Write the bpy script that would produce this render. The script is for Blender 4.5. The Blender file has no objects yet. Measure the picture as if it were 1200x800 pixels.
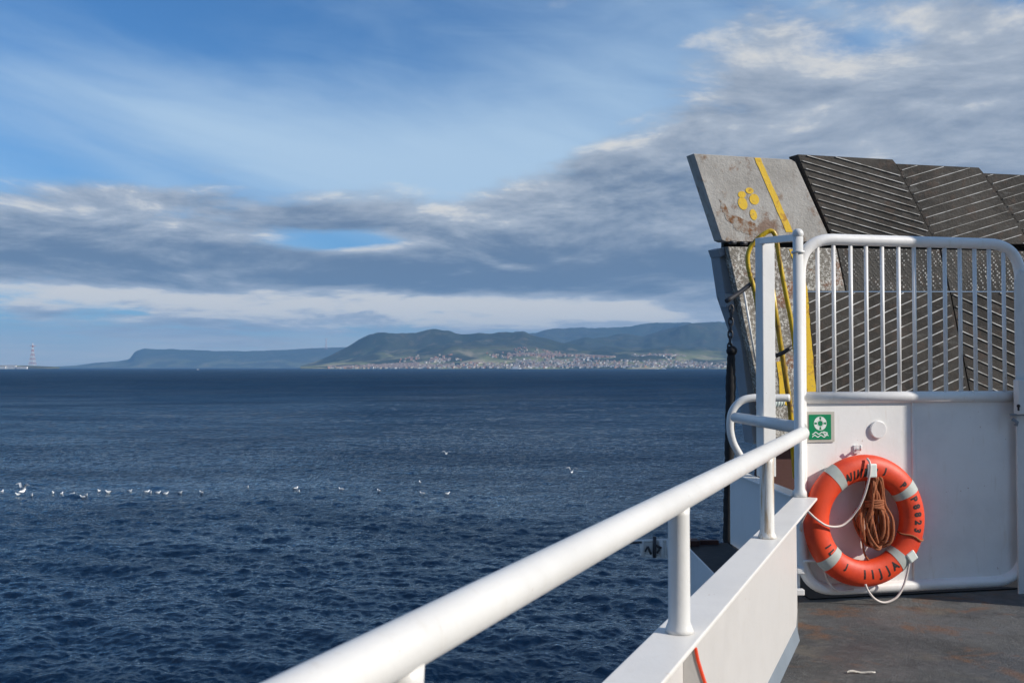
import bpy, bmesh, math, random
import numpy as np
from mathutils import Vector, Matrix
random.seed(7); RNG = np.random.default_rng(11)
S = bpy.context.scene
COL = S.collection
R = math.radians

# ------------------------------------------------------------ camera
FPX = 1166.67; TH = math.atan(30/FPX); CAM = Vector((0, 0, 1.4))
SEA = -12.6; DECK = -0.05
cd = bpy.data.cameras.new('camera'); cam = bpy.data.objects.new('camera', cd); COL.objects.link(cam)
cd.lens = 35; cd.sensor_width = 36; cd.clip_start = 0.05; cd.clip_end = 90000
cam.location = CAM; cam.rotation_euler = (math.pi/2 + TH, 0, 0)
cd.dof.use_dof = True; cd.dof.focus_distance = 9.0; cd.dof.aperture_fstop = 9.0
S.camera = cam

# ------------------------------------------------------------ sun, exposure
SUNV = Vector((1, -0.356, 0.60)).normalized()
EL = math.asin(SUNV.z); AZ = math.atan2(SUNV.x, SUNV.y)
sl = bpy.data.lights.new('sun', 'SUN'); so = bpy.data.objects.new('sun', sl); COL.objects.link(so)
sl.energy = 4.8; sl.angle = R(0.53); sl.color = (1.0, 0.93, 0.84)
so.rotation_euler = (-SUNV).to_track_quat('-Z', 'Y').to_euler(); so.location = (30, -10, 30)
S.view_settings.view_transform = 'Standard'; S.view_settings.look = 'None'
S.view_settings.gamma = 1; S.view_settings.exposure = 0.0; S.view_settings.use_curve_mapping = False
S.cycles.volume_bounces = 0

# ------------------------------------------------------------ node helper
class NT:
    def __init__(s, nt): s.nt = nt; s.nt.nodes.clear()
    def n(s, t, **kw):
        x = s.nt.nodes.new(t)
        for k, v in kw.items(): setattr(x, k, v)
        return x
    def put(s, sock, v):
        if v is None: return
        if isinstance(v, bpy.types.NodeSocket): s.nt.links.new(v, sock)
        else:
            if sock.type == 'RGBA' and len(v) == 3: v = (*v, 1)
            sock.default_value = v
    def m(s, op, a, b=None, c=None, clamp=False):
        x = s.n('ShaderNodeMath', operation=op, use_clamp=clamp)
        for i, v in enumerate((a, b, c)): s.put(x.inputs[i], v)
        return x.outputs[0]
    def vm(s, op, a, b=None):
        x = s.n('ShaderNodeVectorMath', operation=op)
        s.put(x.inputs[0], a)
        if op == 'SCALE': s.put(x.inputs[3], b)
        else: s.put(x.inputs[1], b)
        return x.outputs[0]
    def comb(s, x, y, z=0.0):
        c = s.n('ShaderNodeCombineXYZ'); s.put(c.inputs[0], x); s.put(c.inputs[1], y); s.put(c.inputs[2], z); return c.outputs[0]
    def noise(s, vec, scale, detail=4, rough=0.5, dist=0.0, out=0):
        x = s.n('ShaderNodeTexNoise'); s.put(x.inputs['Vector'], vec); x.inputs['Scale'].default_value = scale
        x.inputs['Detail'].default_value = detail; x.inputs['Roughness'].default_value = rough
        x.inputs['Distortion'].default_value = dist; return x.outputs[out]
    def ss(s, v, a, b, lo=0.0, hi=1.0):
        x = s.n('ShaderNodeMapRange', interpolation_type='SMOOTHSTEP'); s.put(x.inputs[0], v)
        x.inputs[1].default_value = a; x.inputs[2].default_value = b; x.inputs[3].default_value = lo; x.inputs[4].default_value = hi
        return x.outputs[0]
    def mix(s, f, a, b):
        x = s.n('ShaderNodeMix', data_type='RGBA'); s.put(x.inputs[0], f); s.put(x.inputs[6], a); s.put(x.inputs[7], b); return x.outputs[2]
    def bump(s, h, st, dist, nrm=None):
        x = s.n('ShaderNodeBump'); s.put(x.inputs['Height'], h); s.put(x.inputs['Strength'], st); x.inputs['Distance'].default_value = dist
        if nrm is not None: s.put(x.inputs['Normal'], nrm)
        return x.outputs[0]
    def obj(s): return s.n('ShaderNodeTexCoord').outputs['Object']
    def gen(s): return s.n('ShaderNodeTexCoord').outputs['Generated']
    def pos(s): return s.n('ShaderNodeNewGeometry').outputs['Position']
    def pr(s, col, rough=0.5, metal=0.0, nrm=None, ior=None, spec=None):
        p = s.n('ShaderNodeBsdfPrincipled'); s.put(p.inputs['Base Color'], col); s.put(p.inputs['Roughness'], rough)
        s.put(p.inputs['Metallic'], metal); s.put(p.inputs['Normal'], nrm)
        if ior: p.inputs['IOR'].default_value = ior
        if spec is not None: p.inputs['Specular IOR Level'].default_value = spec
        o = s.n('ShaderNodeOutputMaterial'); s.nt.links.new(p.outputs[0], o.inputs[0]); return p

# ------------------------------------------------------------ world
w = bpy.data.worlds.new('World'); S.world = w; w.use_nodes = True
def build_world():
    N = NT(w.node_tree)
    sky = N.n('ShaderNodeTexSky', sky_type='NISHITA'); sky.sun_disc = False
    sky.sun_elevation = EL; sky.sun_rotation = AZ; sky.altitude = 10; sky.air_density = 1.0; sky.dust_density = 0.6; sky.ozone_density = 2.0
    d = N.n('ShaderNodeVectorMath', operation='NORMALIZE'); N.put(d.inputs[0], N.gen())
    sep = N.n('ShaderNodeSeparateXYZ'); N.put(sep.inputs[0], d.outputs[0])
    X, Y, Z = sep.outputs
    az = N.m('ARCTAN2', X, Y); el = N.m('ARCSINE', N.m('MAXIMUM', N.m('MINIMUM', Z, 1.0), -1.0))
    ela = N.m('ABSOLUTE', el)
    def G(cx, cy, sx, sy, amp=1.0):     # cx,cy,sx,sy in pixels of a 1200 px wide panorama, soft blob in azimuth/elevation
        a = N.m('DIVIDE', N.m('SUBTRACT', az, (cx-600)/FPX), sx/FPX); b = N.m('DIVIDE', N.m('SUBTRACT', ela, (430-cy)/FPX), sy/FPX)
        r2 = N.m('ADD', N.m('MULTIPLY', a, a), N.m('MULTIPLY', b, b))
        return N.m('MULTIPLY', N.m('EXPONENT', N.m('MULTIPLY', r2, -1.0)), amp)
    def add(*v):
        r = v[0]
        for q in v[1:]: r = N.m('ADD', r, q)
        return r
    base = N.vm('MULTIPLY', sky.outputs[0], (SKR, SKG, SKB))
    ef = N.ss(ela, 0.0, 0.36)
    base = N.mix(N.m('MULTIPLY', N.ss(ela, 0.0, 0.20), 1.0), N.vm('MULTIPLY', base, (0.62, 0.78, 0.95)), base)
    # stretched cloud coordinates: clouds flatten towards the horizon
    ev = N.m('POWER', N.m('ADD', ela, 0.012), 0.6)
    p = N.comb(N.m('MULTIPLY', az, 1.0), N.m('MULTIPLY', ev, 2.9), 0.0)
    pu = N.comb(N.m('ADD', az, 0.008), N.m('ADD', N.m('MULTIPLY', ev, 2.9), 0.036), 0.0)
    # --- cirrus streaks
    cs = N.comb(N.m('ADD', N.m('MULTIPLY', az, 1.5), N.m('MULTIPLY', ela, 1.2)), N.m('ADD', N.m('MULTIPLY', ela, 6.0), N.m('MULTIPLY', az, 1.5)), 3.0)
    cn = N.m('ADD', N.m('MULTIPLY', N.noise(cs, 1.5, 6, 0.5, 0.6), .82), N.m('MULTIPLY', N.noise(N.comb(N.m('MULTIPLY', az, 2.0), N.m('ADD', N.m('MULTIPLY', ela, 9.0), az), 8.0), 3.2, 8, .62, .8), .20))
    cbias = add(G(470, 190, 340, 85, 0.42), G(620, 230, 170, 70, 0.25), G(180, 140, 300, 60, 0.14), G(700, 130, 150, 60, .12), G(60, 30, 300, 100, -.10), G(900, 60, 200, 60, .12))
    ci = N.ss(N.m('ADD', cn, cbias), 0.36, 1.05)
    col = N.mix(N.m('MULTIPLY', ci, 0.85), base, (5.8*CK, 7.8*CK, 9.8*CK))
    # --- low cumulus and stratus
    n1 = N.noise(p, 5.0, 11, 0.60, 0.3); n2 = N.noise(pu, 5.0, 11, 0.60, 0.3)
    ne = N.noise(N.vm('ADD', p, (4.1, 2.3, 1.7)), 3.0, 9, 0.62, .3)
    dens = add(N.m('MULTIPLY', N.m('SUBTRACT', n1, 0.5), 2.3), N.m('MULTIPLY', N.m('SUBTRACT', ne, 0.5), 1.7),
               G(80, 298, 430, 42, 0.95), G(740, 300, 300, 58, 1.0), G(170, 243, 110, 18, 0.6), G(740, 225, 190, 45, 0.55), G(360, 260, 60, 12, .65),
               G(1120, 150, 330, 105, 0.95), G(860, 170, 170, 70, 0.55), G(300, 362, 900, 26, 0.48), N.m('MULTIPLY', N.m('MULTIPLY', N.m('SUBTRACT', N.noise(N.vm('ADD', p, (2.2, 9.1, 3.3)), 9.0, 7, .6), 0.5), 2.6), N.ss(ela, .085, .05)), G(930, 60, 150, 35, .35), G(1000, 320, 500, 90, .7),
               G(400, 286, 110, 13, -1.1), G(520, 150, 260, 60, -0.6), G(200, 60, 600, 110, -0.9), G(1010, 80, 60, 18, -.5), G(1180, 10, 90, 25, .3))
    far = N.ss(N.m('ABSOLUTE', az), 0.62, 1.1)
    dens = add(dens, N.m('MULTIPLY', far, N.ss(ela, 0.9, 0.0, 0.0, 0.15)))
    cov = N.ss(dens, -0.05, 0.60)
    rel = N.m('MULTIPLY', N.m('SUBTRACT', n1, n2), N.ss(az, .0, .35, 4.0, 2.6))
    thick = N.ss(dens, 0.25, 1.15)
    lit = add(0.44, rel, N.m('MULTIPLY', thick, -0.40), N.m('MULTIPLY', N.m('SUBTRACT', ne, 0.5), 0.7),
              G(300, 356, 420, 15, 0.95), G(640, 368, 190, 17, 1.15), G(60, 350, 130, 9, 0.35), G(560, 285, 130, 12, 0.18), G(120, 262, 170, 15, 0.22),
              G(1110, 140, 300, 110, 0.34), G(850, 250, 250, 60, 0.08), G(250, 318, 420, 22, -0.42), G(650, 325, 300, 24, -0.40), G(60, 285, 200, 20, -.1), G(300, 395, 900, 12, -0.16))
    fine = N.noise(N.vm('ADD', p, (7.3, 1.1, 4.2)), 13.0, 8, .62, .4)
    lit = N.m('ADD', lit, N.m('MULTIPLY', N.m('SUBTRACT', fine, 0.5), 0.55))
    lit = N.ss(lit, -0.45, 1.15)
    ccol = N.mix(lit, (1.5*CK, 2.2*CK, 3.4*CK), (6.4*CK, 7.0*CK, 7.8*CK))
    hi = N.ss(lit, 0.68, 1.02)
    ccol = N.mix(hi, ccol, (9.2*CK, 8.9*CK, 8.3*CK))
    col = N.mix(N.m('MULTIPLY', cov, 0.93), col, ccol)
    # pale air right above the horizon
    hn = N.noise(N.comb(N.m('MULTIPLY', az, 1.0), N.m('MULTIPLY', ela, 9.0), 5.0), 9.0, 5, .55)
    col = N.mix(N.m('MULTIPLY', N.ss(ela, 0.060, 0.004, 0.0, 1.0), N.ss(hn, .25, .65, .55, .95)), col, (6.6*CK, 6.9*CK, 6.9*CK))
    bg = N.n('ShaderNodeBackground'); N.put(bg.inputs[0], col); bg.inputs[1].default_value = 0.085
    o = N.n('ShaderNodeOutputWorld'); w.node_tree.links.new(bg.outputs[0], o.inputs[0])
SKR, SKG, SKB = 0.52, 1.00, 1.46
CK = 1.0
build_world()

# ------------------------------------------------------------ geometry helpers
def ray(px, py):
    x = (px-600)/FPX; y = (400-py)/FPX
    return Vector((x, math.cos(TH)-y*math.sin(TH), math.sin(TH)+y*math.cos(TH)))
def on_z(px, py, z): r = ray(px, py); return CAM + r*((z-CAM.z)/r.z)
def on_y(px, py, y): r = ray(px, py); return CAM + r*(y/r.y)
def on_p(px, py, p, n): r = ray(px, py); return CAM + r*((p-CAM).dot(n)/r.dot(n))

class Geo:
    def __init__(s): s.v = []; s.f = []; s.mi = []; s.sm = []
    def add(s, vs, fs, mi=0, smooth=True):
        o = len(s.v); s.v += [tuple(v) for v in vs]; s.f += [tuple(i+o for i in f) for f in fs]
        s.mi += [mi]*len(fs); s.sm += [smooth]*len(fs); return s
    def box(s, c, size, mi=0, rot=None):
        c = Vector(c); hx, hy, hz = [q/2 for q in size]
        vs = [Vector((x*hx, y*hy, z*hz)) for x in (-1, 1) for y in (-1, 1) for z in (-1, 1)]
        if rot is not None: vs = [rot @ v for v in vs]
        return s.add([v+c for v in vs], [(0,1,3,2),(4,6,7,5),(0,4,5,1),(2,3,7,6),(0,2,6,4),(1,5,7,3)], mi, False)
    def prism(s, poly, ext, mi=0, mi_side=None):     # poly: coplanar points; ext: vector
        n = len(poly); ext = Vector(ext); vs = [Vector(p) for p in poly]; b = [p+ext for p in vs]
        nn = Vector((0,0,0))
        for i in range(n): nn += vs[i].cross(vs[(i+1) % n])
        fl = nn.dot(ext) > 0
        front = tuple(range(n)); back = tuple(range(2*n-1, n-1, -1))
        if fl: front = front[::-1]; back = back[::-1]
        side = [((i, n+i, n+(i+1) % n, (i+1) % n) if not fl else (i, (i+1) % n, n+(i+1) % n, n+i)) for i in range(n)]
        s.add(vs+b, [front, back], mi, False)
        o = len(s.v)-2*n
        s.f += [tuple(q+o for q in f) for f in side]; s.mi += [mi if mi_side is None else mi_side]*n; s.sm += [False]*n
        return s
    def tube(s, pts, r, seg=12, closed=False, mi=0, caps=True, cat=0, rs=None):
        P = [Vector(p) for p in pts]
        if cat: P = catmull(P, cat, closed)
        n = len(P); T = []
        for i in range(n):
            a = P[(i-1) % n] if closed or i > 0 else P[i]; b = P[(i+1) % n] if closed or i < n-1 else P[i]
            t = (b-a); T.append(t.normalized() if t.length > 1e-9 else Vector((0,0,1)))
        up = Vector((0,0,1)) if abs(T[0].z) < .9 else Vector((1,0,0))
        u = (up - T[0]*up.dot(T[0])).normalized(); vs = []
        for i in range(n):
            u = (u - T[i]*u.dot(T[i])).normalized(); v = T[i].cross(u)
            rr = rs[i] if rs else r
            for k in range(seg):
                a = 2*math.pi*k/seg; vs.append(P[i] + (u*math.cos(a)+v*math.sin(a))*rr)
        fs = []
        for i in range(n if closed else n-1):
            j = (i+1) % n
            for k in range(seg):
                k2 = (k+1) % seg; fs.append((i*seg+k, i*seg+k2, j*seg+k2, j*seg+k))
        s.add(vs, fs, mi, True)
        if caps and not closed:
            o = len(s.v)-len(vs)
            s.f += [tuple(o+k for k in range(seg))[::-1], tuple(o+(n-1)*seg+k for k in range(seg))]; s.mi += [mi, mi]; s.sm += [False, False]
        return s
    def ball(s, c, r, mi=0, sx=1, sy=1, sz=1, nu=14, nv=9, rot=None):
        c = Vector(c); vs = []
        for i in range(nv+1):
            t = math.pi*i/nv
            for k in range(nu):
                a = 2*math.pi*k/nu; q = Vector((r*sx*math.sin(t)*math.cos(a), r*sy*math.sin(t)*math.sin(a), r*sz*math.cos(t)))
                if rot is not None: q = rot @ q
                vs.append(c+q)
        fs = [(i*nu+k, (i+1)*nu+k, (i+1)*nu+(k+1) % nu, i*nu+(k+1) % nu) for i in range(nv) for k in range(nu)]
        return s.add(vs, fs, mi, True)

def catmull(P, k, closed=False):
    n = len(P); out = []
    for i in range(n if closed else n-1):
        if closed: a, b, c, d = P[(i-1) % n], P[i], P[(i+1) % n], P[(i+2) % n]
        else: a, b, c, d = P[max(i-1, 0)], P[i], P[i+1], P[min(i+2, n-1)]
        for j in range(k):
            t = j/k; t2 = t*t; t3 = t2*t
            out.append(0.5*((2*b)+(c-a)*t+(2*a-5*b+4*c-d)*t2+(3*b-a-3*c+d)*t3))
    if not closed: out.append(P[-1])
    return out
def fillet(P, r, k=8):       # polyline with rounded corners; P closed or open list of (point)
    out = [P[0]]
    for i in range(1, len(P)-1):
        a, b, c = P[i-1], P[i], P[i+1]; u = (a-b); v = (c-b); rr = min(r, u.length*.49, v.length*.49); u.normalize(); v.normalize()
        p0 = b+u*rr; p1 = b+v*rr
        for j in range(k+1):
            t = j/k; t_ = t; out.append(p0*(1-t_)**2 + b*2*t_*(1-t_) + p1*t_**2)
    out.append(P[-1]); return out

def link(o, parent=None):
    COL.objects.link(o)
    if parent is not None:
        o.parent = parent; o.matrix_parent_inverse = parent.matrix_world.inverted() if False else Matrix.Translation(-parent.location)
    return o
def mk(name, g, mats, parent=None, bevel=0, **tags):
    me = bpy.data.meshes.new(name)
    vs = [Vector(v) for v in g.v]
    o = bpy.data.objects.new(name, me)
    org = Vector((0,0,0))
    if parent is None and vs:
        xs = [v.x for v in vs]; ys = [v.y for v in vs]; zs = [v.z for v in vs]
        org = Vector(((min(xs)+max(xs))/2, (min(ys)+max(ys))/2, min(zs)))
    me.from_pydata([v-org for v in vs], [], g.f)
    for m in (mats if isinstance(mats, (list, tuple)) else [mats]): me.materials.append(m)
    me.polygons.foreach_set('material_index', g.mi); me.polygons.foreach_set('use_smooth', g.sm); me.update()
    o.location = org
    link(o, parent)
    if bevel:
        b = o.modifiers.new('bevel', 'BEVEL'); b.width = bevel; b.segments = 2; b.limit_method = 'ANGLE'; b.angle_limit = R(40)
    tag(o, **tags); return o
def tag(o, label=None, cat=None, group=None, kind=None):
    if label: o['label'] = label
    if cat: o['category'] = cat
    if group: o['group'] = group
    if kind: o['kind'] = kind
def empty(name, loc, label, cat, group=None):
    o = bpy.data.objects.new(name, None); o.empty_display_size = .2; COL.objects.link(o); o.location = loc; tag(o, label, cat, group); return o

# ------------------------------------------------------------ materials
def M(name): m = bpy.data.materials.new(name); m.use_nodes = True; return m, NT(m.node_tree)
def paint(name, col, rough=.38, rust=0.0, dirt=.10, rustcol=(.30, .13, .045), scale=1.0, bump=.20):
    m, N = M(name); p = N.obj()
    a = N.noise(p, 2.2*scale, 5, .6); b = N.noise(p, 13*scale, 6, .65); c = N.noise(N.vm('MULTIPLY', p, (1, 1, .22)), 22*scale, 5, .6)
    dk = tuple(q*.72 for q in col)
    x = N.mix(N.m('MULTIPLY', N.ss(a, .40, .75), dirt*3.0), col, dk)
    x = N.mix(N.m('MULTIPLY', N.ss(c, .55, .8), dirt*2.2), x, (col[0]*.70, col[1]*.62, col[2]*.50))
    rm = N.m('MULTIPLY', N.ss(N.m('ADD', N.m('MULTIPLY', b, .6), N.m('MULTIPLY', a, .5)), .71-.26*rust, .82-.24*rust), 1.0 if rust else 0.0)
    x = N.mix(rm, x, rustcol)
    if rust > .4:
        sk = N.noise(N.vm('MULTIPLY', p, (30, 30, 2.2)), 1.0, 5, .65); x = N.mix(N.m('MULTIPLY', N.ss(sk, .50, .64), .8), x, rustcol)
    sp = N.m('MAXIMUM', N.m('MULTIPLY', N.ss(N.noise(p, 40*scale, 3, .6), .715, .77), .7), N.m('MULTIPLY', N.ss(N.noise(p, 13*scale, 7, .72), .705, .745), .8))
    dr = N.ss(N.noise(N.vm('MULTIPLY', p, (26*scale, 26*scale, 1.3)), 1.0, 4, .6), .66, .76)
    x = N.mix(N.m('MULTIPLY', dr, .28), x, (col[0]*.62, col[1]*.48, col[2]*.33))
    x = N.mix(sp, x, rustcol)
    r = N.m('ADD', rough, N.m('MULTIPLY', N.m('SUBTRACT', b, .5), .25))
    h = N.m('ADD', N.m('ADD', N.noise(p, 6*scale, 3, .5), N.m('MULTIPLY', N.noise(p, 2.0, 2, .4), 2.6)), N.m('MULTIPLY', N.noise(p, 60*scale, 5, .65), .35))
    N.pr(x, r, 0, N.bump(h, bump, .01)); return m
white = paint('white_paint', (.74, .73, .70), .38, 0, .11)
white_rusty = paint('white_paint_rust_stained', (.78, .76, .71), .36, .5, .2, rustcol=(.42, .24, .07), scale=1.3)
white_gate = paint('gate_white_paint', (.87, .85, .82), .40, 0, .15)
white_grey = paint('off_white_paint', (.74, .73, .71), .42, 0, .12)
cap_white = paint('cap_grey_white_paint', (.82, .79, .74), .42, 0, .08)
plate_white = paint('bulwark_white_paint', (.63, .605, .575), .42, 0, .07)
steel_grey = paint('grey_steel_paint', (.22, .26, .30), .5, .12, .2, scale=.8)
dark_steel = paint('dark_steel', (.035, .035, .04), .5, .1, .2)
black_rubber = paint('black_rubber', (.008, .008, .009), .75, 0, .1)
yellow = paint('yellow_pipe_paint', (.62, .41, .012), .35, .42, .2, rustcol=(.12, .05, .02), scale=2.4)
orange_edge = paint('orange_red_paint', (.80, .07, .02), .4, 0, .05)
brown_hull = paint('red_brown_primer', (.07, .022, .015), .7, .2, .3)

def m_rampA():
    m, N = M('worn_grey_ramp_steel'); p = N.obj()
    a = N.noise(p, 1.6, 6, .6, .6); b = N.noise(p, 7, 8, .7); f = N.noise(p, 45, 5, .7)
    x = N.mix(N.ss(a, .35, .7), (.44, .415, .375), (.33, .305, .27))
    x = N.mix(N.ss(b, .55, .72), x, (.22, .14, .085))
    x = N.mix(N.m('MULTIPLY', N.ss(f, .6, .75), .5), x, (.5, .48, .44))
    sep = N.n('ShaderNodeSeparateXYZ'); N.put(sep.inputs[0], p)
    streak = N.noise(N.vm('MULTIPLY', p, (7, 7, .9)), 1.6, 5, .6)
    x = N.mix(N.m('MULTIPLY', N.ss(streak, .53, .72), .6), x, (.17, .10, .055))
    x = N.mix(N.m('MULTIPLY', N.ss(N.noise(N.vm('ADD', p, (4, 2, 7)), 2.6, 8, .7), .55, .63), .8), x, (.20, .10, .05))
    N.pr(x, .62, .0, N.bump(N.m('ADD', b, N.m('MULTIPLY', f, .4)), .5, .02)); return m
rampA = m_rampA()
def m_rust(name, c0, c1, c2, th=.52):
    m, N = M(name); p = N.obj()
    a = N.noise(p, 3.4, 8, .7, .4); f = N.noise(p, 38, 5, .75); b = N.noise(p, 11, 6, .65)
    x = N.mix(N.ss(a, th, th+.14), c0, c1)
    x = N.mix(N.m('MULTIPLY', N.m('MULTIPLY', N.ss(f, .48, .58), .9), N.ss(b, .35, .55, .35, 1.0)), x, c2)
    x = N.mix(N.m('MULTIPLY', N.ss(b, .60, .72), .6), x, (.05, .03, .02))
    N.pr(x, .65, 0, N.bump(N.m('ADD', a, N.m('MULTIPLY', f, .6)), .7, .02)); return m
rampAl = m_rust('worn_speckled_steel', (.20, .175, .14), (.24, .10, .045), (.70, .67, .60))
def m_tread(name, col, hi, pat):
    m, N = M(name); p = N.obj()
    a = N.noise(p, 1.7, 7, .65, .5); b = N.noise(p, 9, 7, .7); f = N.noise(p, 60, 4, .7)
    x = N.mix(N.ss(a, .38, .62), col, tuple(q*.5 for q in col))
    x = N.mix(N.m('MULTIPLY', N.ss(b, .52, .66), .6), x, (.085, .055, .04))
    x = N.mix(N.m('MULTIPLY', N.ss(N.noise(N.vm('MULTIPLY', p, (1, 1, 4)), 3.5, 6, .7), .55, .68), .6), x, (.13, .125, .115))
    x = N.mix(N.m('MULTIPLY', N.ss(f, .62, .72), .35), x, hi)
    h = N.m('ADD', b, N.m('MULTIPLY', f, .5))
    if pat:
        q = N.n('ShaderNodeMapping'); N.put(q.inputs['Vector'], p); q.inputs['Rotation'].default_value = (0, R(45), R(16)); 
        c = N.n('ShaderNodeTexVoronoi'); N.put(c.inputs['Vector'], q.outputs[0]); c.inputs['Scale'].default_value = 34; c.inputs['Randomness'].default_value = .25
        dots = N.ss(c.outputs[0], .42, .25)
        msk = N.m('MULTIPLY', dots, N.ss(N.m('ADD', N.m('MULTIPLY', a, .5), N.m('MULTIPLY', b, .5)), .45, .58))
        x = N.mix(N.m('MULTIPLY', msk, .85), x, (.50, .49, .46)); h = N.m('ADD', h, N.m('MULTIPLY', dots, .6))
    N.pr(x, .62, .0, N.bump(h, .6, .014), spec=.2); return m
ramp_dark = m_tread('dark_ramp_steel', (.062, .054, .046), (.16, .14, .12), False)
ramp_tread = m_tread('checkered_tread_steel', (.085, .078, .068), (.3, .28, .26), True)
def m_bar():
    m, N = M('worn_bright_steel'); p = N.obj()
    x = N.mix(N.ss(N.noise(p, 6, 5, .7), .38, .62), (.66, .64, .60), (.26, .24, .21)); N.pr(x, .5, .0); return m
bar_m = m_bar()
def m_ypaint():
    m, N = M('worn_yellow_marking'); p = N.obj(); a = N.noise(p, 9, 8, .7); f = N.noise(p, 40, 5, .7)
    x = N.mix(N.ss(a, .54, .64), (.80, .50, .015), (.52, .25, .02)); x = N.mix(N.ss(f, .60, .68), x, (.22, .19, .15)); N.pr(x, .6, 0, N.bump(f, .3, .01)); return m
ymark = m_ypaint()
def m_deck():
    m, N = M('deck_grey_antislip'); p = N.obj()
    a = N.noise(p, .9, 7, .6, .8); b = N.noise(p, 3.2, 9, .68, .4); f = N.noise(p, 85, 4, .8); g = N.noise(p, 24, 6, .75)
    x = N.mix(N.ss(a, .36, .66), (.135, .136, .130), (.062, .062, .060))
    x = N.mix(N.m('MULTIPLY', N.ss(g, .45, .7), .45), x, (.21, .205, .195))
    x = N.mix(N.m('MULTIPLY', N.ss(N.m('ADD', N.m('MULTIPLY', b, .6), N.m('MULTIPLY', N.noise(N.vm('ADD', p, (3, 7, 0)), 1.3, 4, .5), .4)), .515, .60), .85), x, (.21, .105, .05))
    x = N.mix(N.m('MULTIPLY', N.ss(N.noise(N.vm('ADD', p, (2, 8, 0)), 4.2, 8, .72), .54, .64), .6), x, (.045, .043, .040))
    x = N.mix(N.m('MULTIPLY', N.ss(N.noise(N.vm('ADD', p, (9, 1, 0)), 2.1, 7, .6), .60, .72), .5), x, (.20, .17, .12))
    x = N.mix(N.ss(f, .74, .80), x, (.5, .48, .42))
    r = N.ss(N.noise(N.vm('ADD', p, (1, 5, 0)), 1.5, 5, .6), .4, .65, .38, .85)
    N.pr(x, r, 0, N.bump(N.m('ADD', N.m('MULTIPLY', g, .8), N.m('MULTIPLY', f, .8)), 1.0, .02)); return m
deck_m = m_deck()
def m_ring(name, c, c2):
    m, N = M(name); p = N.obj(); a = N.noise(p, 7, 6, .6); f = N.noise(p, 60, 4, .7)
    x = N.mix(N.ss(a, .4, .7), c, c2); x = N.mix(N.m('MULTIPLY', N.ss(f, .68, .78), .5), x, (.10, .02, .01)); N.pr(x, N.m('ADD', .42, N.m('MULTIPLY', a, .2)), 0, N.bump(N.m('ADD', a, N.m('MULTIPLY', f, .2)), .25, .01)); return m
ring_m = m_ring('orange_lifebuoy_foam', (.82, .068, .015), (.66, .045, .012))
band_m = m_ring('grey_reflective_tape', (.50, .52, .48), (.40, .43, .39))
ropew = m_ring('white_cord', (.74, .66, .60), (.60, .50, .44))
def m_ropeb():
    m, N = M('brown_orange_rope'); p = N.obj(); wv = N.n('ShaderNodeTexWave'); N.put(wv.inputs['Vector'], p); wv.inputs['Scale'].default_value = 55; wv.inputs['Distortion'].default_value = 3
    x = N.mix(wv.outputs[1], (.52, .17, .065), (.28, .08, .03)); N.pr(x, .8, 0, N.bump(wv.outputs[1], .6, .006)); return m
ropeb = m_ropeb()
black_ink, N_ = M('black_lettering'); N_.pr((.015, .012, .012), .6)
green_m, N_ = M('sign_green'); N_.pr(N_.mix(N_.noise(N_.obj(), 20, 4), (.0, .20, .075), (.005, .27, .11)), .35)
signwhite, N_ = M('sign_white'); N_.pr((.75, .80, .74), .4)
acryl, N_ = M('sign_backing'); N_.pr(N_.mix(N_.noise(N_.obj(), 30, 4), (.60, .56, .48), (.48, .44, .38)), .35)
red_m, N_ = M('pylon_red_paint'); N_.pr((.50, .22, .18), .6)

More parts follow.
